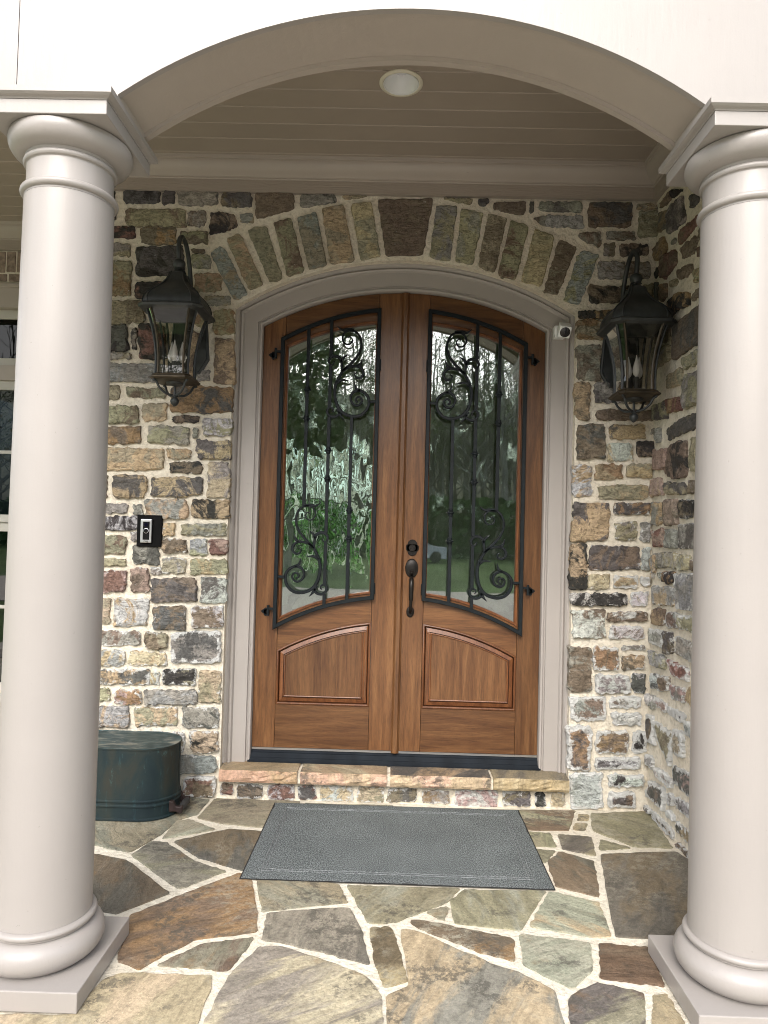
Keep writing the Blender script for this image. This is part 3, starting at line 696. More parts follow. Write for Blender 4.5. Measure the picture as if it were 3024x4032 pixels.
def SP(x, y):
    w = on(*vp('S', x, y), 1, YG); return Vector((w.x, w.z))
PXS = 3.79 / 2800 / 2.602
def door_leaf(sg, label):
    """sg = -1: the leaf on the photo's left; +1: its mirror image"""
    X = lambda a, b: (a, b) if sg < 0 else (-b, -a)
    root = thing('front_door', (sg*.38, .12, .24), label, 'door', 'leaves of the arched double door')
    y0, y1 = .10, .145
    top = lambda x: DARC(x) - .004
    a, b = X(-.7595, -.6412)
    MB().slab(a, b, DB, top, y0, y1, 6).build('stile', M['wood_v'], root, bevel=.0012)
    a, b = X(-.137, -.0015)
    MB().slab(a, b, DB, top, y0, y1, 6).build('stile', M['wood_v'], root, bevel=.0012)
    a, b = X(-.6395, -.1388)
    MB().slab(a, b, GT, top, y0, y1, 18).build('rail', M['wood_h'], root, bevel=.0012)
    MB().slab(a, b, PT, GB, y0, y1, 18).build('rail', M['wood_h'], root, bevel=.0012)
    MB().slab(a, b, DB, PB, y0, y1, 1).build('rail', M['wood_h'], root, bevel=.0012)
    # lower raised panel: bead, bevelled field border, inner bead, field
    ol = outline(a, b, PB, PT)
    p = ringloft(ol, [(0, .101), (.0, .0975), (.003, .0945), (.007, .0935), (.011, .0965), (.012, .104)], False).build('panel_bead', M['wood_red'], root, 35)
    ringloft(ol, [(.012, .104), (.0150, .110), (.0175, .106)], False).build('panel_groove', M['wood_dark'], root)
    ringloft(ol, [(.0175, .106), (.037, .099)], False).build('panel_border', M['wood_red'], root)
    ringloft(ol, [(.037, .099), (.0385, .105), (.041, .105)], False).build('panel_groove', M['wood_dark'], root)
    ringloft(ol, [(.041, .105), (.0418, .0985), (.0445, .0970), (.0475, .0985), (.049, .1025)], False).build('panel_bead', M['wood_red'], root, 35)
    inn = inset(ol, .049); xm = (a + b) / 2 + (.07 if sg < 0 else -.05)
    cut = lambda keep: None
    f = MB(); ptsL = [p_ for p_ in inn]
    xs0 = min(p_.x for p_ in inn); xs1 = max(p_.x for p_ in inn); zb = min(p_.y for p_ in inn)
    zt = lambda x: PT(x) - .0505 - .006*0
    MB().slab(xs0, xm, zb, zt, .1023, .112, 10).build('panel', M['wood_v'], root); MB().slab(xm + .0004, xs1, zb, zt, .1023, .112, 10).build('panel', M['wood_v'], root)
    # glass and its stop
    og = outline(a, b, GB, GT)
    ringloft(og, [(0, .101), (0, .097), (.003, .0935), (.007, .093), (.011, .097), (.014, .103), (.015, .126)], False).build('glass_stop', M['wood_red'], root, 35)
    gi = inset(og, .013)
    MB().loft([[(p_.x, y, p_.y) for p_ in gi] for y in (.1200, .1206)]).build('glass_pane', M['pane'], root)
    w = obj('textured_pane', [(p_.x, .132, p_.y) for p_ in gi], [tuple(range(len(gi)))], M['wavy'], root)
    # iron grille
    fr_o = outline(*X(-.652, -.137), FB, FT)
    gr = MB().loft([[(p_.x, y, p_.y) for p_ in inset(fr_o, d)] for d, y in ((-.0105, .080), (-.0105, .067), (-.008, .064), (.008, .064), (.0105, .067), (.0105, .080), (-.0105, .080))], True, False, False).build('grille', M['iron'], root)
    mx = (lambda p_: p_) if sg < 0 else (lambda p_: Vector((-p_.x, p_.y)))
    XM = -.392
    low = lambda p_: Vector((2*XM - p_.x, p_.y - .949))
    def strokes(tf):
        mb = MB()
        for pts, w0, w1, w2 in SCROLL:
            c = catmull([mx(tf(SP(*q))) for q in pts], 5); n = len(c) - 1
            ws = []
            for i in range(n+1):
                t = i/n; ws.append((w0 + (w1-w0)*t*2 if t < .5 else w1 + (w2-w1)*(t-.5)*2) * PXS * 1.3)
            ribbon(mb, c, ws)
        return mb
    strokes(lambda p_: p_).build('scroll', M['iron'], gr, 40); strokes(low).build('scroll', M['iron'], gr, 40)
    def bar(x, z0, z1):
        if sg > 0: x = -x
        box('bar', M['iron'], gr, x-.0088, x+.0088, .0672, .079, z0, z1, .0015)
    zS = lambda y: SP(785, y).y
    bar(-.514, zS(400) - .949 - .003, FT(.514) - .006)
    bar(-.392, zS(655), FT(.392) - .006); bar(-.392, zS(1180) , zS(748)); bar(-.392, zS(655) - .949, zS(1278)); bar(-.392, zS(1180) - .949, zS(748) - .949); bar(-.392, FB(.392) + .006, zS(1278) - .949)
    bar(-.271, FB(.271) + .006, zS(1272))
    for x, z in ((-.514, 2.153), (-.514, 1.998), (-.392, 1.832), (-.392, 1.679), (-.270, 1.514), (-.269, 1.362)):
        pr = [(.009, -.019), (.0125, -.018), (.0125, -.013), (.0105, -.0125), (.015, -.011), (.015, -.006), (.0125, -.0055), (.020, -.003), (.020, .003), (.0125, .0055), (.015, .006), (.015, .011), (.0105, .0125), (.0125, .013), (.0125, .018), (.009, .019)]
        MB().lathe((sg * -x, .073, 0), [(r, z + q) for r, q in pr], 10).build('knuckle', M['iron'], gr, 30)
    # grille hinges on the outer stile, catches on the inner one
    for z in ((2.347, .966) if sg < 0 else (2.345, 1.112)):
        h = MB(); x = sg * .690
        h.tube([(x, .078, z-.026), (x, .078, z+.030)], .0075, 10); h.box(*X(-.688, -.66), .074, .082, z+.006, z+.018)
        for dx, dz, r in ((.014, 0, .013), (.026, .002, .011), (.016, -.013, .010), (.016, .012, .009), (.037, .002, .004)):
            c = sg * (.690 + dx); h.loft([[(c + r*math.cos(k*.5236), y, z - .006 + dz + r*math.sin(k*.5236)) for k in range(12)] for y in (.100, .094)])
        hg = h.build('hinge', M['iron'], gr, 30)
    for z in (2.30, 1.10):
        box('catch', M['iron'], gr, *X(-.130, -.122), .078, .099, z - .03, z + .03, .001)
    return root
leafL = door_leaf(-1, 'arched mahogany door leaf with scrolled iron grille and no handle, nearer the doorbell')
leafR = door_leaf(1, 'arched mahogany door leaf with scrolled iron grille, deadbolt and dark pull handle')
# meeting bead on the passive leaf
ast = MB(); zt = DARC(0) - .006
prf = [(-.021, .0985), (-.021, .090), (-.0185, .086), (-.0155, .088), (-.0135, .0845), (-.010, .080), (.010, .080), (.0135, .0845), (.0155, .088), (.0185, .086), (.021, .090), (.021, .0985)]
ast.loft([[(x + .004, y, z) for x, y in prf] for z in (.231, zt)]).build('meeting_bead', M['wood_v'], leafL, 30)
# handle set
hs_ = MB()
def oval(mb, cx, cz, rx, rz, prof, n=28, p=2.0):
    rings = [[(cx + s*rx*math.copysign(abs(math.cos(2*math.pi*k/n))**(2/p), math.cos(2*math.pi*k/n)), y, cz + s*rz*math.copysign(abs(math.sin(2*math.pi*k/n))**(2/p), math.sin(2*math.pi*k/n))) for k in range(n)] for s, y in prof]
    mb.loft(rings, True, False, True)
oval(hs_, .071, 1.212, .035, .051, [(1, .0995), (1, .095), (.93, .091), (.88, .091), (.7, .088), (.4, .086), (.05, .085)])
hs = hs_.build('handle_set', M['oilbronze'], leafR, 30)
g = MB(); oval(g, .068, .979, .021, .029, [(1, .0995), (1, .095), (.9, .091), (.5, .088), (.05, .087)]); g.build('foot_plate', M['oilbronze'], hs, 30)
MB().tube(catmull([(.070, .088, 1.172), (.070, .062, 1.160), (.070, .044, 1.135), (.070, .040, 1.10), (.0695, .043, 1.05), (.069, .052, 1.01), (.068, .066, .987), (.068, .088, .978)], 5), [.009]*6 + [.0125]*9 + [.012]*6 + [.009]*9 + [.0075]*6, 12).build('pull', M['oilbronze'], hs, 40)
MB().tube(catmull([(.070, .090, 1.188), (.070, .072, 1.192), (.070, .058, 1.186)], 4), [.006, .007, .008, .009, .010, .011, .011, .010, .006], 10).build('thumb_latch', M['oilbronze'], hs, 40)
db = MB()
for cx, cz, rx, rz, yy in ((.0715, 1.322, .031, .031, .093), (.0715, 1.340, .026, .026, .0935), (.0715, 1.304, .026, .026, .0935)):
    oval(db, cx, cz, rx, rz, [(1, .0995), (1, yy + .002), (.94, yy)])
oval(db, .0715, 1.322, .034, .020, [(1, .0995), (1, .095), (.94, .0930)], p=3.5)
d2 = db.build('deadbolt', M['oilbronze'], leafR, 30)
c = MB(); oval(c, .0715, 1.321, .019, .019, [(1, .093), (1, .087), (.9, .085), (.62, .085), (.58, .0835), (.05, .0832)]); c.build('key_cylinder', M['oilbronze'], d2, 30)

# ---------------------------------------------------------------- columns
def column(cx, cyy, label):
    r = thing('porch_column', (cx, cyy, 0), label, 'column', 'taupe columns carrying the porch arch')
    h = .2025
    box('plinth', M['paint'], r, cx-h, cx+h, cyy-h, cyy+h, .007, .066, .003)
    pr = [(.150, .0665)]
    for k in range(13):
        t = -math.pi/2 + math.pi*k/12; pr.append((.137 + .047*math.cos(t), .116 + .048*math.sin(t)))
    pr += [(.150, .166), (.150, .170)]
    for k in range(7):
        t = -math.pi/2 + math.pi*k/6; pr.append((.149 + .010*math.cos(t), .181 + .010*math.sin(t)))
    MB().lathe((cx, cyy), pr + [(.144, .1925)], 64).build('base_torus', M['paint'], r, 35)
    sh = [(.1445, .1930), (.1435, .215), (.1432, .5), (.1425, 1.0), (.1405, 1.5), (.1375, 2.0), (.1345, 2.430)]
    MB().lathe((cx, cyy), sh, 72).build('shaft', M['paint'], r, 35)
    pr = [(.1345, 2.431)]
    for k in range(9):
        t = -math.pi/2 + math.pi*k/8; pr.append((.135 + .012*math.cos(t), 2.449 + .012*math.sin(t)))
    pr += [(.1315, 2.463), (.130, 2.47), (.130, 2.530)]
    for k in range(7):
        t = -math.pi/2 + math.pi*k/6; pr.append((.132 + .009*math.cos(t), 2.542 + .009*math.sin(t)))
    pr += [(.134, 2.553), (.136, 2.560)]
    for k in range(1, 11):
        t = k/10*math.pi*.62; pr.append((.136 + .050*math.sin(t)**.9, 2.562 + .060*(1-math.cos(t))/1.37))
    pr.append((.176, 2.6245))
    MB().lathe((cx, cyy), pr, 64).build('capital', M['paint'], r, 30)
    sq = lambda q, z: [(cx-q, cyy-q, z), (cx+q, cyy-q, z), (cx+q, cyy+q, z), (cx-q, cyy+q, z)]
    MB().loft([sq(.187, 2.625), sq(.187, 2.668)]).build('abacus', M['paint'], r, bevel=.002)
    MB().loft([sq(.188, 2.6685), sq(.190, 2.672), sq(.200, 2.676), sq(.207, 2.681), sq(.207, 2.698)]).build('cap_moulding', M['paint'], r)
    return r
YC = -1.463
column(-1.103, YC, 'thick smooth taupe column on square plinth standing by the copper boiler')
column(1.068, YC, 'thick smooth taupe column on square plinth in front of the side stone wall')

# ---------------------------------------------------------------- arched front beam
BA = arc(-.015, .893, 2.732, 3.014); BL = arc(-2.206, .893, 2.732, 3.014)
def under(x, d=0):
    if abs(x + .015) <= .893: return BA(x) - d
    if abs(x + 2.206) <= .893: return BL(x) - d
    return 2.6985
beam = thing('arched_beam', (0, YC, 2.70), 'pale painted arched porch beam resting on the two columns', 'beam')
def beam_part(name, y0, y1, d, zhi, mat, x0=-3.6, x1=2.6):
    brk = sorted({x0, x1, *[b for b in (-3.099, -1.313, -.908, .878) if x0 < b < x1]})
    mb = MB()
    for a, b in zip(brk, brk[1:]):
        curved = abs((a+b)/2 + .015) < .893 or abs((a+b)/2 + 2.206) < .893
        e = 1e-5
        mb.slab(a + e, b - e, (lambda x: under(x, d)) if curved else 2.6985, zhi, y0, y1, 40 if curved else 1)
    return mb.build(name, mat, beam)
beam_part('fascia', -1.592, -1.570, .011, 5.2, M['paint'], -3.6, -1.222)
beam_part('fascia', -1.592, -1.570, .011, 5.2, M['paint'], -1.2195, 2.6)
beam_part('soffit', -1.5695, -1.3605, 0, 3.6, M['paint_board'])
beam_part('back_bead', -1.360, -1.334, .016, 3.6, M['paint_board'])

# ---------------------------------------------------------------- porch ceiling
LX, LY, LR = -.048, -.72, .0765              # hole for the recessed light
pc = MB().box(-4.4, LX - .1, -1.33, .98, 3.343, 3.50).box(LX + .1, XR + .28, -1.33, .98, 3.343, 3.50).box(LX - .1, LX + .1, -1.33, LY - .1, 3.343, 3.50).box(LX - .1, LX + .1, LY + .1, .98, 3.343, 3.50).build('porch_ceiling', M['ceiling']); tag(pc, kind='structure')
def plank(x0, x1, y0, y1, z=3.330):
    k = .007; mb = MB()
    run = lambda a, b: mb.loft([[(x, y0, 3.3428), (x, y0, z + k), (x, y0 + k, z), (x, y1 - .002, z), (x, y1, z + .002), (x, y1, 3.3428)] for x in (a, b)])
    if y1 < LY - LR or y0 > LY + LR or x1 < LX: run(x0, x1)
    else:
        run(x0, LX - LR); run(LX + LR, x1); n = 24
        for i in range(n):
            a, b = LX - LR + 2*LR*i/n, LX - LR + 2*LR*(i+1)/n; s_ = math.sqrt(max(0, LR*LR - ((a+b)/2 - LX)**2))
            if LY - s_ > y0 + .001: mb.box(a, b, y0 + .004, min(y1, LY - s_), z, 3.3428)
            if LY + s_ < y1 - .001: mb.box(a, b, max(y0 + .004, LY + s_), y1, z, 3.3428)
    mb.build('plank', M['ceiling'], pc)
y = -1.333
while y < -.02:
    plank(-4.3, XR - .001, y, min(y + .1332, -.002)); y += .1335
y = .003
while y < .84:
    plank(-4.3, XL - .02, y, min(y + .1332, .86)); y += .1335
def crown(name, pts, prof, mat, parent):
    """pts: corners of the inner path in plan; prof: (distance from wall, z)"""
    rings = []
    for d, z in prof:
        ring = []
        for i, p in enumerate(pts):
            p = Vector(p); e1 = (p - Vector(pts[i-1])).normalized() if i else None; e2 = (Vector(pts[i+1]) - p).normalized() if i < len(pts)-1 else None
            n1 = Vector((e1.y, -e1.x)) if e1 else None; n2 = Vector((e2.y, -e2.x)) if e2 else None
            if n1 is None: q = p + n2*d
            elif n2 is None: q = p + n1*d
            else:
                m_ = (n1 + n2).normalized(); q = p + m_ * (d / m_.dot(n1))
            ring.append((q.x, q.y, z))
        rings.append(ring)
    return MB().loft(rings, False, False, False).build(name, mat, parent, 25)
CP = [(0.0, 3.238), (.030, 3.238), (.034, 3.241), (.034, 3.248), (.040, 3.250), (.046, 3.256), (.058, 3.262), (.078, 3.276), (.090, 3.292), (.096, 3.306), (.096, 3.312), (.104, 3.314), (.108, 3.330)]
path = [(XL - .003, .86), (XL - .003, -.004), (XR, -.004), (XR, -1.333)]
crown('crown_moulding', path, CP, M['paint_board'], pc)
crown('frieze_board', path, [(.001, 3.176), (.027, 3.176), (.027, 3.2375), (.001, 3.2375)], M['paint_grain'], pc)
path2 = [(-4.3, .86), (XL, .86)]
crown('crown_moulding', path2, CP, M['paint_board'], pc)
crown('frieze_board', path2, [(.001, 3.176), (.027, 3.176), (.027, 3.2375), (.001, 3.2375)], M['paint_grain'], pc)
# recessed ceiling light
rl = thing('recessed_light', (-.048, -.72, 3.33), 'unlit round recessed light with cream trim ring in the plank ceiling', 'ceiling light')
MB().lathe((-.048, -.72), [(.076, 3.3295), (.0935, 3.3295), (.0935, 3.326), (.090, 3.3235), (.080, 3.3215), (.077, 3.3235), (.076, 3.3295)], 48, False).build('trim_ring', M['cream_trim'], rl, 40)
MB().lathe((-.048, -.72), [(.0765, 3.3225), (.0735, 3.3225), (.0735, 3.3285), (.070, 3.331), (.060, 3.42), (.045, 3.45), (.001, 3.452)], 40, False).build('reflector', M['reflector'], rl, 60)
MB().lathe((-.048, -.72), [(.001, 3.372), (.02, 3.374), (.034, 3.386), (.038, 3.405), (.030, 3.43), (.02, 3.449)], 28, False).build('bulb', M['lampglass'], rl, 60)
rf = MB().box(-4.6, 2.6, -1.572, 9.5, 3.62, 3.80).build('roof', M['roof'])  # unseen roof slab, added to stop sky light leaking in from above
tag(rf, kind='structure')

# ---------------------------------------------------------------- wall lanterns
def lantern(cx, dz, label):
    cy = -.240
    r = thing('wall_lantern', (cx, -.01, 2.45 + dz), label, 'lantern', 'bronze lanterns flanking the door')
    # chamfered-square section: a = half of the flat side, c = chamfer
    def ring(z, a, c): return [(cx + x, cy + y, z + dz) for x, y in ((-a, -a-c), (a, -a-c), (a+c, -a), (a+c, a), (a, a+c), (-a, a+c), (-a-c, a), (-a-c, -a))]
    roof = [(2.487, .104, .032), (2.494, .104, .034), (2.508, .105, .035), (2.530, .102, .033), (2.552, .092, .029), (2.572, .078, .024), (2.592, .062, .019), (2.612, .048, .015), (2.632, .038, .012), (2.652, .031, .010), (2.668, .028, .009), (2.673, .026, .008)]
    rf_ = MB().loft([ring(*q) for q in roof]).build('roof', M['bronze'], r, 25)
    MB().loft([ring(2.466, .106, .034), ring(2.470, .116, .037), ring(2.480, .120, .038), ring(2.489, .116, .037), ring(2.492, .108, .035)]).build('rim', M['bronze'], r, 30)
    # raised ribs on the roof's edges
    for k in range(8):
        pts = [Vector(ring(z + .001, a, c)[k]) for z, a, c in roof[1:]]
        pts = [p + (p - Vector((cx, cy, p.z))).normalized()*.001 for p in pts]
        MB().tube(pts, .0032, 6).build('rib', M['bronze'], rf_, 40)
    top = Vector((cx, cy, 0))
    MB().lathe((cx, cy), [(q, z + dz) for q, z in ((.034, 2.673), (.036, 2.676), (.030, 2.681), (.024, 2.686), (.022, 2.692), (.028, 2.696), (.022, 2.700), (.026, 2.708), (.030, 2.718), (.030, 2.728), (.026, 2.738), (.016, 2.745))], 24).build('neck', M['bronze'], r, 40)
    hk = catmull([(cx, cy, 2.735+dz), (cx, cy - .015, 2.790+dz), (cx, cy - .008, 2.840+dz), (cx, cy + .034, 2.872+dz), (cx, cy + .095, 2.862+dz), (cx, cy + .150, 2.81+dz), (cx, -.045, 2.72+dz), (cx, -.026, 2.60+dz), (cx, -.024, 2.45+dz)], 6)
    MB().tube(hk, .0115, 12).build('hook_arm', M['bronze'], r, 50)
    MB().tube(catmull([(cx, cy + .02, 2.725+dz), (cx, cy + .07, 2.71+dz), (cx, -.05, 2.64+dz), (cx, -.03, 2.52+dz)], 5), .009, 10).build('brace_arm', M['bronze'], r, 50)
    bp = [(cx + x, z + dz) for x, z in ((-.055, 2.62), (-.085, 2.56), (-.105, 2.30), (-.060, 2.222), (.060, 2.222), (.105, 2.30), (.085, 2.56), (.055, 2.62))]
    MB().loft([[(p[0], y, p[1]) for p in inset(bp, d)] for d, y in ((0, -.008), (0, -.022), (.008, -.028), (.012, -.022), (.014, -.024))]).build('back_plate', M['bronze'], r)
    # glazed body: concave sides
    body = [(2.472, .094, .028), (2.44, .086, .026), (2.40, .078, .024), (2.35, .070, .0215), (2.30, .064, .020), (2.25, .061, .019), (2.20, .060, .019), (2.160, .061, .019)]
    for k in range(8):
        ln = [Vector(ring(z, a, c)[k]) for z, a, c in body]
        nx = [Vector(ring(z, a, c)[(k+1) % 8]) for z, a, c in body]
        pane = MB()
        ins = lambda p: p + (Vector((cx, cy, p.z)) - p).normalized()*.003
        pane.loft([[ins(a_), ins(b_)] for a_, b_ in zip(ln, nx)], False, False, False)
        pane.build('glass_pane', M['lantern_glass'], r)
        MB().tube(ln, .0062, 6).build('corner_bar', M['brass_edge'] if k in (0, 1) else M['bronze'], r, 40)
    MB().loft([ring(2.130, .058, .018), ring(2.133, .072, .023), ring(2.140, .078, .025), ring(2.146, .078, .025), ring(2.150, .072, .023), ring(2.158, .070, .022), ring(2.163, .064, .020)]).build('bottom_plate', M['brass_edge'], r)
    MB().lathe((cx, cy), [(q, z + dz) for q, z in ((.045, 2.1295), (.040, 2.120), (.014, 2.114), (.006, 2.110), (.006, 2.068), (.013, 2.066), (.015, 2.060), (.012, 2.056), (.016, 2.052), (.021, 2.043), (.021, 2.034), (.016, 2.024), (.007, 2.015), (.001, 2.012))], 24).build('finial', M['bronze'], r, 40)
    for sx in (-1, 1):
        for sy in (-1, 1):
            pts = catmull([(cx + sx*.074, cy + sy*.074, 2.140+dz), (cx + sx*.080, cy + sy*.080, 2.128+dz), (cx + sx*.070, cy + sy*.070, 2.122+dz), (cx + sx*.058, cy + sy*.058, 2.095+dz), (cx + sx*.036, cy + sy*.036, 2.073+dz), (cx + sx*.010, cy + sy*.010, 2.066+dz)], 5)
            MB().tube(pts, [.0065]*8 + [.006]*(len(pts)-8), 8).build('basket_arm', M['bronze'], r, 50)
    for k, (dx, dy) in enumerate(((-.026, .012), (.026, .012), (.0, -.028))):
        MB().lathe((cx + dx, cy + dy), [(q, z + dz) for q, z in ((.012, 2.165), (.012, 2.228), (.0115, 2.230))], 16).build('candle_sleeve', M['candle'], r, 40)
        MB().lathe((cx + dx, cy + dy), [(q, z + dz) for q, z in ((.007, 2.2305), (.007, 2.236), (.013, 2.240), (.0170, 2.252), (.0175, 2.264), (.0155, 2.280), (.0105, 2.300), (.006, 2.315), (.0035, 2.328), (.001, 2.338))], 18).build('bulb', M['lampglass'], r, 60)
    return r
lantern(-1.128, -.018, 'dark bronze wall lantern above the doorbell, its bulb seen against a bright reflection')
lantern(1.128, -.043, 'dark bronze wall lantern in the corner by the side wall, near the white camera')

# ---------------------------------------------------------------- doorbell, camera
db_ = thing('doorbell', (-1.306, -.02, 1.30), 'black-backed silver video doorbell on the stone wall under the lantern', 'doorbell')
box('back_plate', M['black_matte'], db_, -1.371, -1.241, -.026, -.004, 1.294, 1.459, .003)
b = box('body', M['alu'], db_, -1.347, -1.288, -.042, -.0265, 1.314, 1.437, .004)
box('face', M['black'], b, -1.3330, -1.2990, -.0445, -.0422, 1.330, 1.424, .001)
def disc(name, mat, parent, cx, cz, r, y0, y1, n=24):
    return MB().loft([[(cx + q*math.cos(2*math.pi*k/n), y, cz + q*math.sin(2*math.pi*k/n)) for k in range(n)] for q, y in ((r, y1), (r, y0 + .001), (r*.9, y0))], True, False, True).build(name, mat, parent, 40)
disc('camera_lens', M['lens'], b, -1.316, 1.408, .0115, -.0475, -.0445)
disc('button', M['alu'], b, -1.316, 1.377, .0135, -.0460, -.0445); disc('button_face', M['black'], b, -1.316, 1.377, .0115, -.0475, -.0461)
def text(name, s, size, loc, mat, parent):
    cu = bpy.data.curves.new(name, 'FONT'); cu.body = s; cu.size = size; cu.align_x = 'CENTER'; cu.extrude = .0003
    tmp = bpy.data.objects.new(name + '_source', cu); C.objects.link(tmp)
    bpy.context.view_layer.update()
    me = bpy.data.meshes.new_from_object(tmp.evaluated_get(bpy.context.evaluated_depsgraph_get()))
    bpy.data.objects.remove(tmp)
    me.materials.clear(); me.materials.append(mat)
    o = bpy.data.objects.new(name, me); C.objects.link(o); o.location = loc; o.rotation_euler = (rad(90), 0, 0); setpar(o, parent, loc)
text('lettering', 'ring', .0145, (-1.3165, -.0426, 1.3185), M['black_matte'], b)
cmr = thing('security_camera', (.846, .04, 2.46), 'small white cube camera with black lens on the casing corner', 'camera')
box('mount', M['white'], cmr, .792, .849, .020, .0665, 2.453, 2.516, .003)
cb = box('body', M['white'], cmr, -.031, .031, -.036, .030, -.031, .031, .005)
lens = MB().loft([[(q*math.cos(2*math.pi*k/28), y, q*math.sin(2*math.pi*k/28)) for k in range(28)] for q, y in ((.0265, -.0355), (.0265, -.0370), (.0245, -.0378))], True, False, True).build('lens', M['black'], cb, 40)
l2 = MB().loft([[(q*math.cos(2*math.pi*k/20), y, .004 + q*math.sin(2*math.pi*k/20)) for k in range(20)] for q, y in ((.008, -.0377), (.008, -.0384), (.006, -.0386))], True, False, True).build('lens_ring', M['lens'], cb, 40)
rot = Matrix.Rotation(rad(8), 4, 'Y') @ Matrix.Rotation(rad(34), 4, 'X')
cb.matrix_parent_inverse = Matrix.Translation(-WLOC[cmr.name]) @ Matrix.Translation((.834, -.016, 2.482)) @ rot

# ---------------------------------------------------------------- door mat
mt = thing('door_mat', (.02, -.43, .0), 'grey woven door mat with stitched border on the flagstones', 'mat')
c0, c1, c2, c3 = [on(x, y, 2, .013) for x, y in ((1084.6, 3158), (2038.8, 3188), (2182, 3498), (948, 3454))]
def lerp(u, v): return (c0*(1-u) + c1*u)*(1-v) + (c3*(1-u) + c2*u)*v
vs = []; fs = []; nu, nv = 48, 32
for j in range(nv+1):
    for i in range(nu+1):
        p = lerp(i/nu, j/nv); e = min(i, nu-i, j, nv-j)
        vs.append((p.x, p.y, .0115 + .0012*mnoise.noise(Vector((i*.25, j*.25, 2))) - (.002 if e == 0 else 0)))
for j in range(nv):
    for i in range(nu): a = j*(nu+1)+i; fs.append((a, a+nu+1, a+nu+2, a+1))
obj('woven_top', vs, fs, M['mat'], mt, smooth=True)
MB().loft([[(p.x, p.y, z) for p in (lerp(.0-e_, 1+e_), lerp(1+e_, 1+e_), lerp(1+e_, -e_), lerp(-e_, -e_))] for z, e_ in ((.0072, .004), (.0093, .004))]).build('rubber_backing', M['rubber'], mt)
for k, m_ in enumerate((.055, .068)):
    my = m_ * 1.5
    for (u0, v0, u1, v1) in ((m_, my, 1-m_, my), (1-m_, my, 1-m_, 1-my), (1-m_, 1-my, m_, 1-my), (m_, 1-my, m_, my)):
        n = 40; MB().tube([tuple(lerp(u0 + (u1-u0)*i/n, v0 + (v1-v0)*i/n).xy) + (.0122 + .0012*math.sin(i*2.3),) for i in range(n+1)], .0016, 5).build('stitching', M['mat_seam'], mt)

# ---------------------------------------------------------------- copper boiler
bo = thing('copper_boiler', (-1.36, -.2, .007), 'old oval copper boiler with green patina turned upside down by the wall', 'boiler')
def stadium(x0, x1, yc, r, z, n=20, flat=.94):
    pts = []
    for k in range(n+1):
        t = -math.pi/2 + math.pi*k/n; pts.append((x1 - r + r*1.05*math.cos(t), yc + r*math.sin(t), z))
    for k in range(n+1):
        t = math.pi/2 + math.pi*k/n; pts.append((x0 + r + r*1.05*math.cos(t), yc + r*math.sin(t), z))
    return pts
bx0, bx1, by, br = -1.640, -1.066, -.195, .148
S = lambda d, z: stadium(bx0 - d, bx1 + d, by, br + d, z)
wallp = [S(.004, .0075), S(.009, .010), S(.009, .016), S(.003, .020), S(.002, .060), S(.0025, .0700), S(.0085, .0735), S(.0085, .0785), S(.0025, .083), S(.0022, .092), S(.0085, .0955), S(.0085, .1005), S(.0022, .105), S(.001, .15), S(.0, .25), S(0, .336), S(.003, .3375), S(.003, .345)]
wb = MB().loft(wallp, True, True, False).build('body', M['copper'], bo, 40)
MB().loft([S(.0028, .3452), S(0, .3465), S(-.004, .343), S(-.03, .3425)], True, False, True).build('lid', M['copper_lid'], bo, 40)
box('seam', M['copper'], wb, bx1 + .004, bx1 + .0095, by - .006, by + .006, .02, .336)
hh_ = MB()
for yy in (by - .07, by + .055):
    hd = MB()
    hd.loft([[(bx1 - .012, yy - .016, .030), (bx1 - .012, yy + .016, .030), (bx1 - .012, yy + .016, .085), (bx1 - .012, yy - .016, .085)], [(bx1 + .006, yy - .014, .032), (bx1 + .006, yy + .014, .032), (bx1 + .006, yy + .014, .080), (bx1 + .006, yy - .014, .080)],
             [(bx1 + .020, yy - .009, .030), (bx1 + .020, yy + .009, .030), (bx1 + .020, yy + .009, .056), (bx1 + .020, yy - .009, .056)], [(bx1 + .040, yy - .010, .022), (bx1 + .040, yy + .010, .022), (bx1 + .040, yy + .010, .056), (bx1 + .040, yy - .010, .056)],
             [(bx1 + .052, yy - .008, .024), (bx1 + .052, yy + .008, .024), (bx1 + .052, yy + .008, .060), (bx1 + .052, yy - .008, .060)]])
    hd.build('handle_bracket', M['brown_iron'], bo, bevel=.004)
MB().tube([(bx1 + .040, by - .07 + k*.0125, .041 + .002*math.sin(k*.31)) for k in range(11)], [.012, .014, .016, .0165, .017, .017, .017, .0165, .016, .014, .012], 12).build('handle_grip', M['candle'], bo, 50)

# ---------------------------------------------------------------- left wing: brick wall and window
YW = .86
lw = thing('brick_wall', (-3.0, YW, 0), 'tumbled brick wall of the recessed wing glimpsed beside the column', 'wall')
WX0, WX1, WZ0, WZ1 = -3.56, -2.34, .30, 2.965
m = MB(); m.box(-4.4, WX0, YW, YW + .2, 0, 3.36).box(WX1, XL - .001, YW, YW + .2, 0, 3.36).box(WX0, WX1, YW, YW + .2, WZ1, 3.36).box(WX0, WX1, YW, YW + .2, 0, WZ0)
m.build('mortar', M['floor_mortar'], lw)
rb = MB().box(XL, XL + .2, .281, YW + .2, 0, 3.36).build('return_wall', M['mortar'], lw)
rng = random.Random(11); protos = []
for k in range(6):
    b_ = box('brick', M['brick'], None, 0, .195, -.008, .02, 0, .060, .004) if False else None
def brick(x0, x1, z0, z1):
    j = lambda: rng.uniform(-.003, .003)
    box('brick', M['brick'], lw, x0 + j(), x1 + j(), YW - .007 + j()*.6, YW + .02, z0 + j(), z1 + j(), .004)
nb = 0; z = .02; row = 0
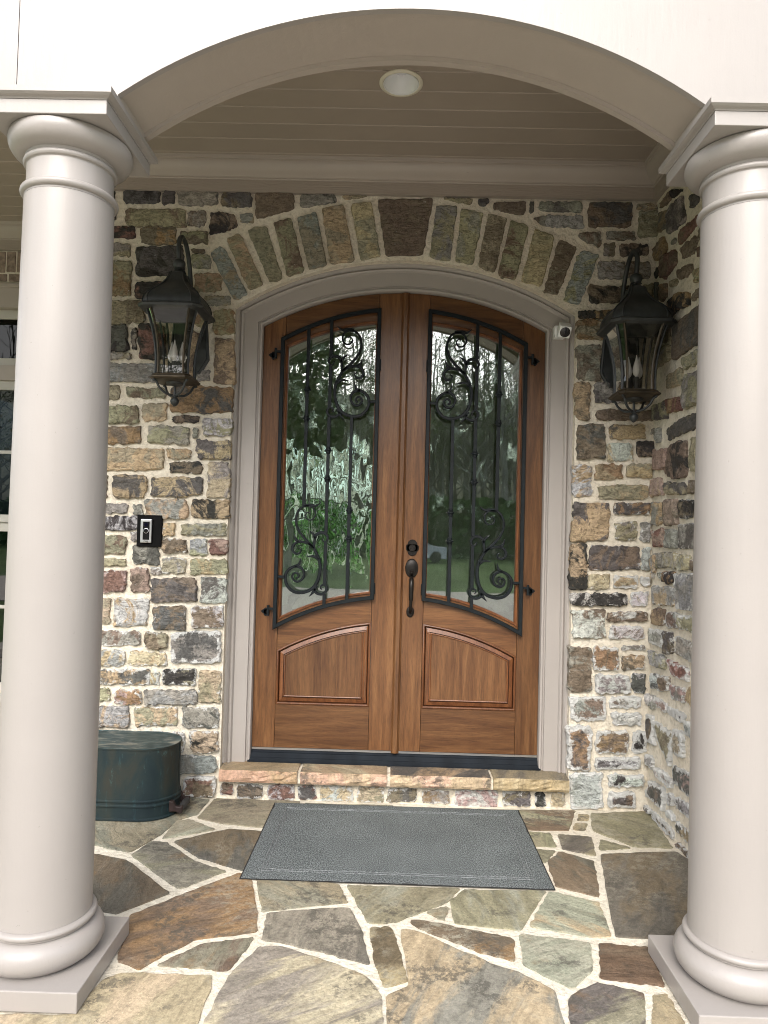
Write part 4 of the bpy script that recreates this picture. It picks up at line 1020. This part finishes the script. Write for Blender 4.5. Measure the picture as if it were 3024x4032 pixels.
while z < 3.17:
    x = -4.35 + (row % 2)*.1
    hz = .058
    while x < XL - .03:
        e = min(x + .195, XL - .005)
        inwin = e > WX0 - .004 and x < WX1 + .004 and z + hz > WZ0 - .02 and z < 3.17
        if not inwin and e - x > .05: brick(x, e, z, z + hz)
        x = e + .011
    z += hz + .011; row += 1
x = -3.62
while x < WX1 + .06:
    brick(x, x + .056, 3.035, 3.172); x += .0675
x = -3.60
while x < WX1 + .02:
    brick(x, x + .19, 2.972, 3.024); x += .202
wn_ = thing('window', (-2.95, YW, WZ0), 'tall white gridded window in the brick wing beside the column', 'window')
def wbox(name, x0, x1, y0, y1, z0, z1, mat='winpaint', bv=.003, par=None): return box(name, M[mat], par or wn_, x0, x1, y0, y1, z0, z1, bv)
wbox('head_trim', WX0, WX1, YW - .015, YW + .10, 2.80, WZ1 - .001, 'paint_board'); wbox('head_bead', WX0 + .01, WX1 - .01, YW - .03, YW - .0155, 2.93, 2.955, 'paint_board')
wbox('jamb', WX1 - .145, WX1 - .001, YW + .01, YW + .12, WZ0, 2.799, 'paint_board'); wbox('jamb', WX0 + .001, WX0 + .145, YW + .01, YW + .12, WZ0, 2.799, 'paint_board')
wbox('sill', WX0 + .001, WX1 - .001, YW - .05, YW + .12, WZ0 - .05, WZ0 - .001)
gx0, gx1 = WX0 + .146, WX1 - .146
def sash(name, z0, z1, cols, rows, y, glass='bright_pane'):
    s = wbox(name, gx0, gx0 + .05, y, y + .035, z0, z1)
    wbox('stile', gx1 - .05, gx1, y, y + .035, z0, z1, par=s); wbox('rail', gx0 + .0505, gx1 - .0505, y, y + .035, z1 - .06, z1, par=s); wbox('rail', gx0 + .0505, gx1 - .0505, y, y + .035, z0, z0 + .05, par=s)
    for i in range(1, cols):
        x = gx0 + .05 + (gx1-gx0-.1)*i/cols; wbox('muntin', x - .011, x + .011, y + .004, y + .030, z0 + .0505, z1 - .0605, par=s, bv=.002)
    for j in range(1, rows):
        z = z0 + .05 + (z1-z0-.11)*j/rows
        for i in range(cols):
            xa = gx0 + .0505 + (gx1-gx0-.1)*i/cols; xb = gx0 + .0495 + (gx1-gx0-.1)*(i+1)/cols
            wbox('muntin', xa + .011, xb - .011, y + .0045, y + .0295, z - .011, z + .011, par=s, bv=.002)
    wbox('pane', gx0 + .04, gx1 - .04, y + .017, y + .019, z0 + .04, z1 - .04, glass, 0, s)
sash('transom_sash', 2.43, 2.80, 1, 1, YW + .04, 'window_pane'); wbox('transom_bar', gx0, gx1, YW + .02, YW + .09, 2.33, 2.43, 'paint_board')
sash('upper_sash', 1.40, 2.33, 2, 2, YW + .04); sash('lower_sash', WZ0, 1.399, 2, 2, YW + .06)

# ---------------------------------------------------------------- rooms behind the glass
room = MB()
room = MB().box(-4.4, -1.85, 9.0, 9.2, -.1, 3.4).box(-.25, 2.5, 9.0, 9.2, -.1, 3.4).box(-1.85, -.25, 9.0, 9.2, 2.75, 3.4).box(-1.85, -.25, 9.0, 9.2, -.1, .75)
hall = room.build('interior_wall', M['interior']); tag(hall, kind='structure')
tag(MB().box(2.3, 2.6, .001, 8.999, -.32, 3.6).build('interior_wall', M['interior']), kind='structure')
tag(MB().box(-4.6, -4.41, .86, 3.0, -.1, 3.4).box(-4.6, -4.41, 8.2, 8.999, -.1, 3.4).box(-4.6, -4.41, 3.0, 8.2, 2.8, 3.4).box(-4.6, -4.41, 3.0, 8.2, -.1, .8).build('interior_wall', M['interior']), kind='structure')  # side opening added out of view so daylight fills the hall
tag(MB().box(-4.4, 2.299, 1.07, 8.999, .10, .20).box(-1.575, 2.299, .285, 1.0695, .10, .20).build('interior_floor', M['interior_floor']), kind='structure')
tag(MB().box(-4.4, 2.3, 1.0, 8.999, 3.3, 3.4).box(-1.55, 2.3, .285, .9995, 3.3, 3.4).build('interior_ceiling', M['interior']), kind='structure')
gw = thing('garden_window', (-1.05, 9.05, .75), 'bright garden window at the back of the house, seen through the wavy glass', 'window')
for x in (-1.85, -1.335, -.815, -.30): box('mullion', M['winpaint'], gw, x, x + .05, 9.04, 9.10, .75, 2.75)
for z in (.75, 1.75, 2.70):
    for xa in (-1.80, -1.285, -.765): box('muntin', M['winpaint'], gw, xa, xa + .465, 9.045, 9.095, z, z + .05)

# ---------------------------------------------------------------- grounds (they show as reflections in the door glass)
lawn = obj('lawn', [(-160, -160, -.32), (160, -160, -.32), (160, 160, -.32), (-160, 160, -.32)], [(0, 1, 2, 3)], M['lawn']); tag(lawn, kind='structure')
drv = MB().box(-14, 14, -16.5, -9.6, -.36, -.30).box(8, 14, -9.6, -4, -.36, -.301).build('driveway', M['concrete']); tag(drv, kind='structure')
wk = MB().box(-5.5, 5.0, -9.59, -2.7, -.36, -.296).build('bounce_paving', M['concrete']); tag(wk, kind='structure')  # unseen path, widened and paled to bounce light into the porch
st = MB().box(-4.4, 1.9, -2.699, -2.301, -.30, -.15).build('porch_step', M['concrete']); tag(st, 'pale concrete step below the porch edge', 'step')
# car parked across the lawn
def car():
    cx, cyy, z0 = .9, -36.0, -.30
    r = thing('parked_car', (cx, cyy, z0), 'silver saloon car mirrored faintly in the glass beside the deadbolt', 'car')
    prof = [(-2.25, .35), (-2.3, .62), (-2.2, .82), (-1.75, .90), (-1.05, 1.36), (-.3, 1.45), (.5, 1.40), (1.15, .98), (1.9, .86), (2.25, .70), (2.3, .40), (2.2, .25), (-2.15, .25)]
    rings = []
    for y, k in ((-.88, .93), (-.80, 1.0), (.80, 1.0), (.88, .93)):
        rings.append([(cx + x*(.985 if k < 1 else 1), cyy + y*(1 if z < .92 else .82), z0 + .25 + (z - .25)*(k if k < 1 else 1)) for x, z in prof])
    body = MB().loft(rings).build('body', M['carpaint'], r, 30)
    for y in (-.79, .79):
        s = 1 if y > 0 else -1
        MB().loft([[(cx + x, cyy + yy + s*(-.10 if z > 1.1 else .02), z0 + z) for x, z in ((-1.45, .98), (-.95, 1.30), (-.25, 1.38), (-.25, .98))] for yy in (y, y + .012*s)]).build('side_window', M['carglass'], r)
        MB().loft([[(cx + x, cyy + yy + s*(-.10 if z > 1.1 else .02), z0 + z) for x, z in ((-.18, .98), (-.18, 1.38), (.48, 1.33), (.98, .98))] for yy in (y, y + .012*s)]).build('side_window', M['carglass'], r)
        for x in (-1.45, 1.42):
            w = MB().loft([[(cx + x + q*math.cos(k*.2618), cyy + yy, z0 + .32 + q*math.sin(k*.2618)) for k in range(24)] for q, yy in ((.32, y - .08), (.32, y + .10), (.2, y + .115*s if s > 0 else y - .115))]).build('wheel', M['rubber'], r)
    return r
car()
def evergreen(x, y, h, w, seed):
    rng = random.Random(seed)
    r = thing('evergreen_tree', (x, y, -.32), 'dark evergreen tree mirrored in the door leaf without a handle', 'tree')
    MB().tube([(x, y, -.4), (x + .1, y, h*.5), (x, y, h*.95)], [.2, .13, .03], 8).build('trunk', M['bark'], r)
    vs = []; fs = []
    for _ in range(5200):
        t = rng.random()**1.1; z = .5 + (h - .5)*t; k = w*(1 - .55*t)*math.sqrt(rng.random()) * (1 + .25*mnoise.noise(Vector((t*9, rng.random()*2, seed)))); a = rng.uniform(0, 6.283)
        p = Vector((x + k*math.cos(a), y + k*math.sin(a), z)); n_ = Vector((rng.gauss(0, 1), rng.gauss(0, 1), rng.gauss(0, 1))).normalized(); b_ = n_.orthogonal().normalized(); c_ = n_.cross(b_); q = rng.uniform(.10, .26); i = len(vs)
        vs += [tuple(p + b_*q), tuple(p + c_*q*.6), tuple(p - b_*q), tuple(p - c_*q*.6)]; fs.append((i, i+1, i+2, i+3))
    obj('crown', vs, fs, M['evergreen'], r)
evergreen(-4.6, -27, 12.0, 3.2, 2)
# clipped hedge and woodland
def leafmass(name, mat, boxes, n, size, seed, kind='stuff'):
    rng = random.Random(seed); vs = []; fs = []
    for (x0, x1, y0, y1, z0, z1) in boxes:
        for _ in range(n):
            p = Vector((rng.uniform(x0, x1), rng.uniform(y0, y1), z0 + (z1-z0)*rng.random()**.8))
            a = Vector((rng.gauss(0, 1), rng.gauss(0, 1), rng.gauss(0, 1))).normalized(); b_ = a.orthogonal().normalized(); s = size*rng.uniform(.5, 1.4)
            k = len(vs); c_ = a.cross(b_)
            vs += [tuple(p + b_*s), tuple(p + c_*s*.7), tuple(p - b_*s), tuple(p - c_*s*.7)]; fs.append((k, k+1, k+2, k+3))
    o = obj(name, vs, fs, mat); tag(o, kind=kind); return o
leafmass('hedge_foliage', M['hedge'], [(-12, 2, -45, -42, -.3, 2.6), (2, 14, -46, -42, -.3, 3.6), (-30, -12, -46, -42, -.3, 3.0), (14, 30, -46, -42, -.3, 3.0)], 1800, .34, 3)
def woods(name, x0, x1, y0, y1, n, seed, hgt=17):
    rng = random.Random(seed); mb = MB(); leaves = []
    for _ in range(n):
        p = Vector((rng.uniform(x0, x1), rng.uniform(y0, y1), -.4)); h = hgt*rng.uniform(.7, 1.15); lean = Vector((rng.uniform(-.06, .06), rng.uniform(-.06, .06), 1))
        r0 = rng.uniform(.12, .3)
        mb.tube([p + lean*h*t + Vector((rng.uniform(-.15, .15), 0, 0)) for t in (0, .3, .6, 1)], [r0, r0*.75, r0*.45, .03], 5)
        for k in range(16):
            t = rng.uniform(.25, .97); b0 = p + lean*h*t; a = rng.uniform(0, 6.283); L = h*.26*(1.1 - t)*rng.uniform(.6, 1.4) + .6
            d = Vector((math.cos(a), math.sin(a), rng.uniform(.3, 1.1))).normalized(); b1 = b0 + d*L*.5 + Vector((0, 0, .1)); b2 = b0 + d*L + Vector((0, 0, .35))
            mb.tube([b0, b1, b2], [r0*.32*(1-t) + .035, .035, .012], 4)
            for q in range(4):
                d2 = (d + Vector((rng.uniform(-.9, .9), rng.uniform(-.9, .9), rng.uniform(-.2, .9)))).normalized(); s0 = b0.lerp(b2, rng.uniform(.3, 1))
                mb.tube([s0, s0 + d2*L*.5], [.022, .008], 3); leaves.append(s0 + d2*L*.5)
    o = mb.build(name, M['bark']); tag(o, kind='stuff')
    vs = []; fs = []
    for p in leaves:
        for _ in range(rng.choice((0, 4, 9, 14))):
            q = p + Vector((rng.gauss(0, .35), rng.gauss(0, .35), rng.gauss(0, .35))); a = Vector((rng.gauss(0, 1), rng.gauss(0, 1), rng.gauss(0, 1))).normalized(); b_ = a.orthogonal().normalized(); c_ = a.cross(b_); s = rng.uniform(.06, .13); k = len(vs)
            vs += [tuple(q + b_*s), tuple(q + c_*s*.6), tuple(q - b_*s), tuple(q - c_*s*.6)]; fs.append((k, k+1, k+2, k+3))
    o = obj(name + '_foliage', vs, fs, M['leaf']); tag(o, kind='stuff')
def hill(name, y0, y1, z1, x0, x1):
    vs = []; fs = []; nx, ny = 60, 16
    for j in range(ny+1):
        for i in range(nx+1):
            x = x0 + (x1-x0)*i/nx; t = j/ny; vs.append((x, y0 + (y1-y0)*t, -.35 + z1*(t*t*(3-2*t)) + (1.6*t)*mnoise.noise(Vector((i*.5, j*.9, 3)))))
    for j in range(ny):
        for i in range(nx): a = j*(nx+1)+i; fs.append((a, a+1, a+nx+2, a+nx+1))
    o = obj(name, vs, fs, M['forest'], smooth=True); tag(o, kind='structure')
hill('hill', -50, -105, 22, -90, 90)
woods('woods', -34, 34, -72, -48, 210, 4, 20)
woods('back_woods', -14, 8, 24, 40, 46, 9, 11)
leafmass('back_hedge_foliage', M['hedge'], [(-16, 8, 26, 29, -.3, 2.1)], 2600, .24, 6)
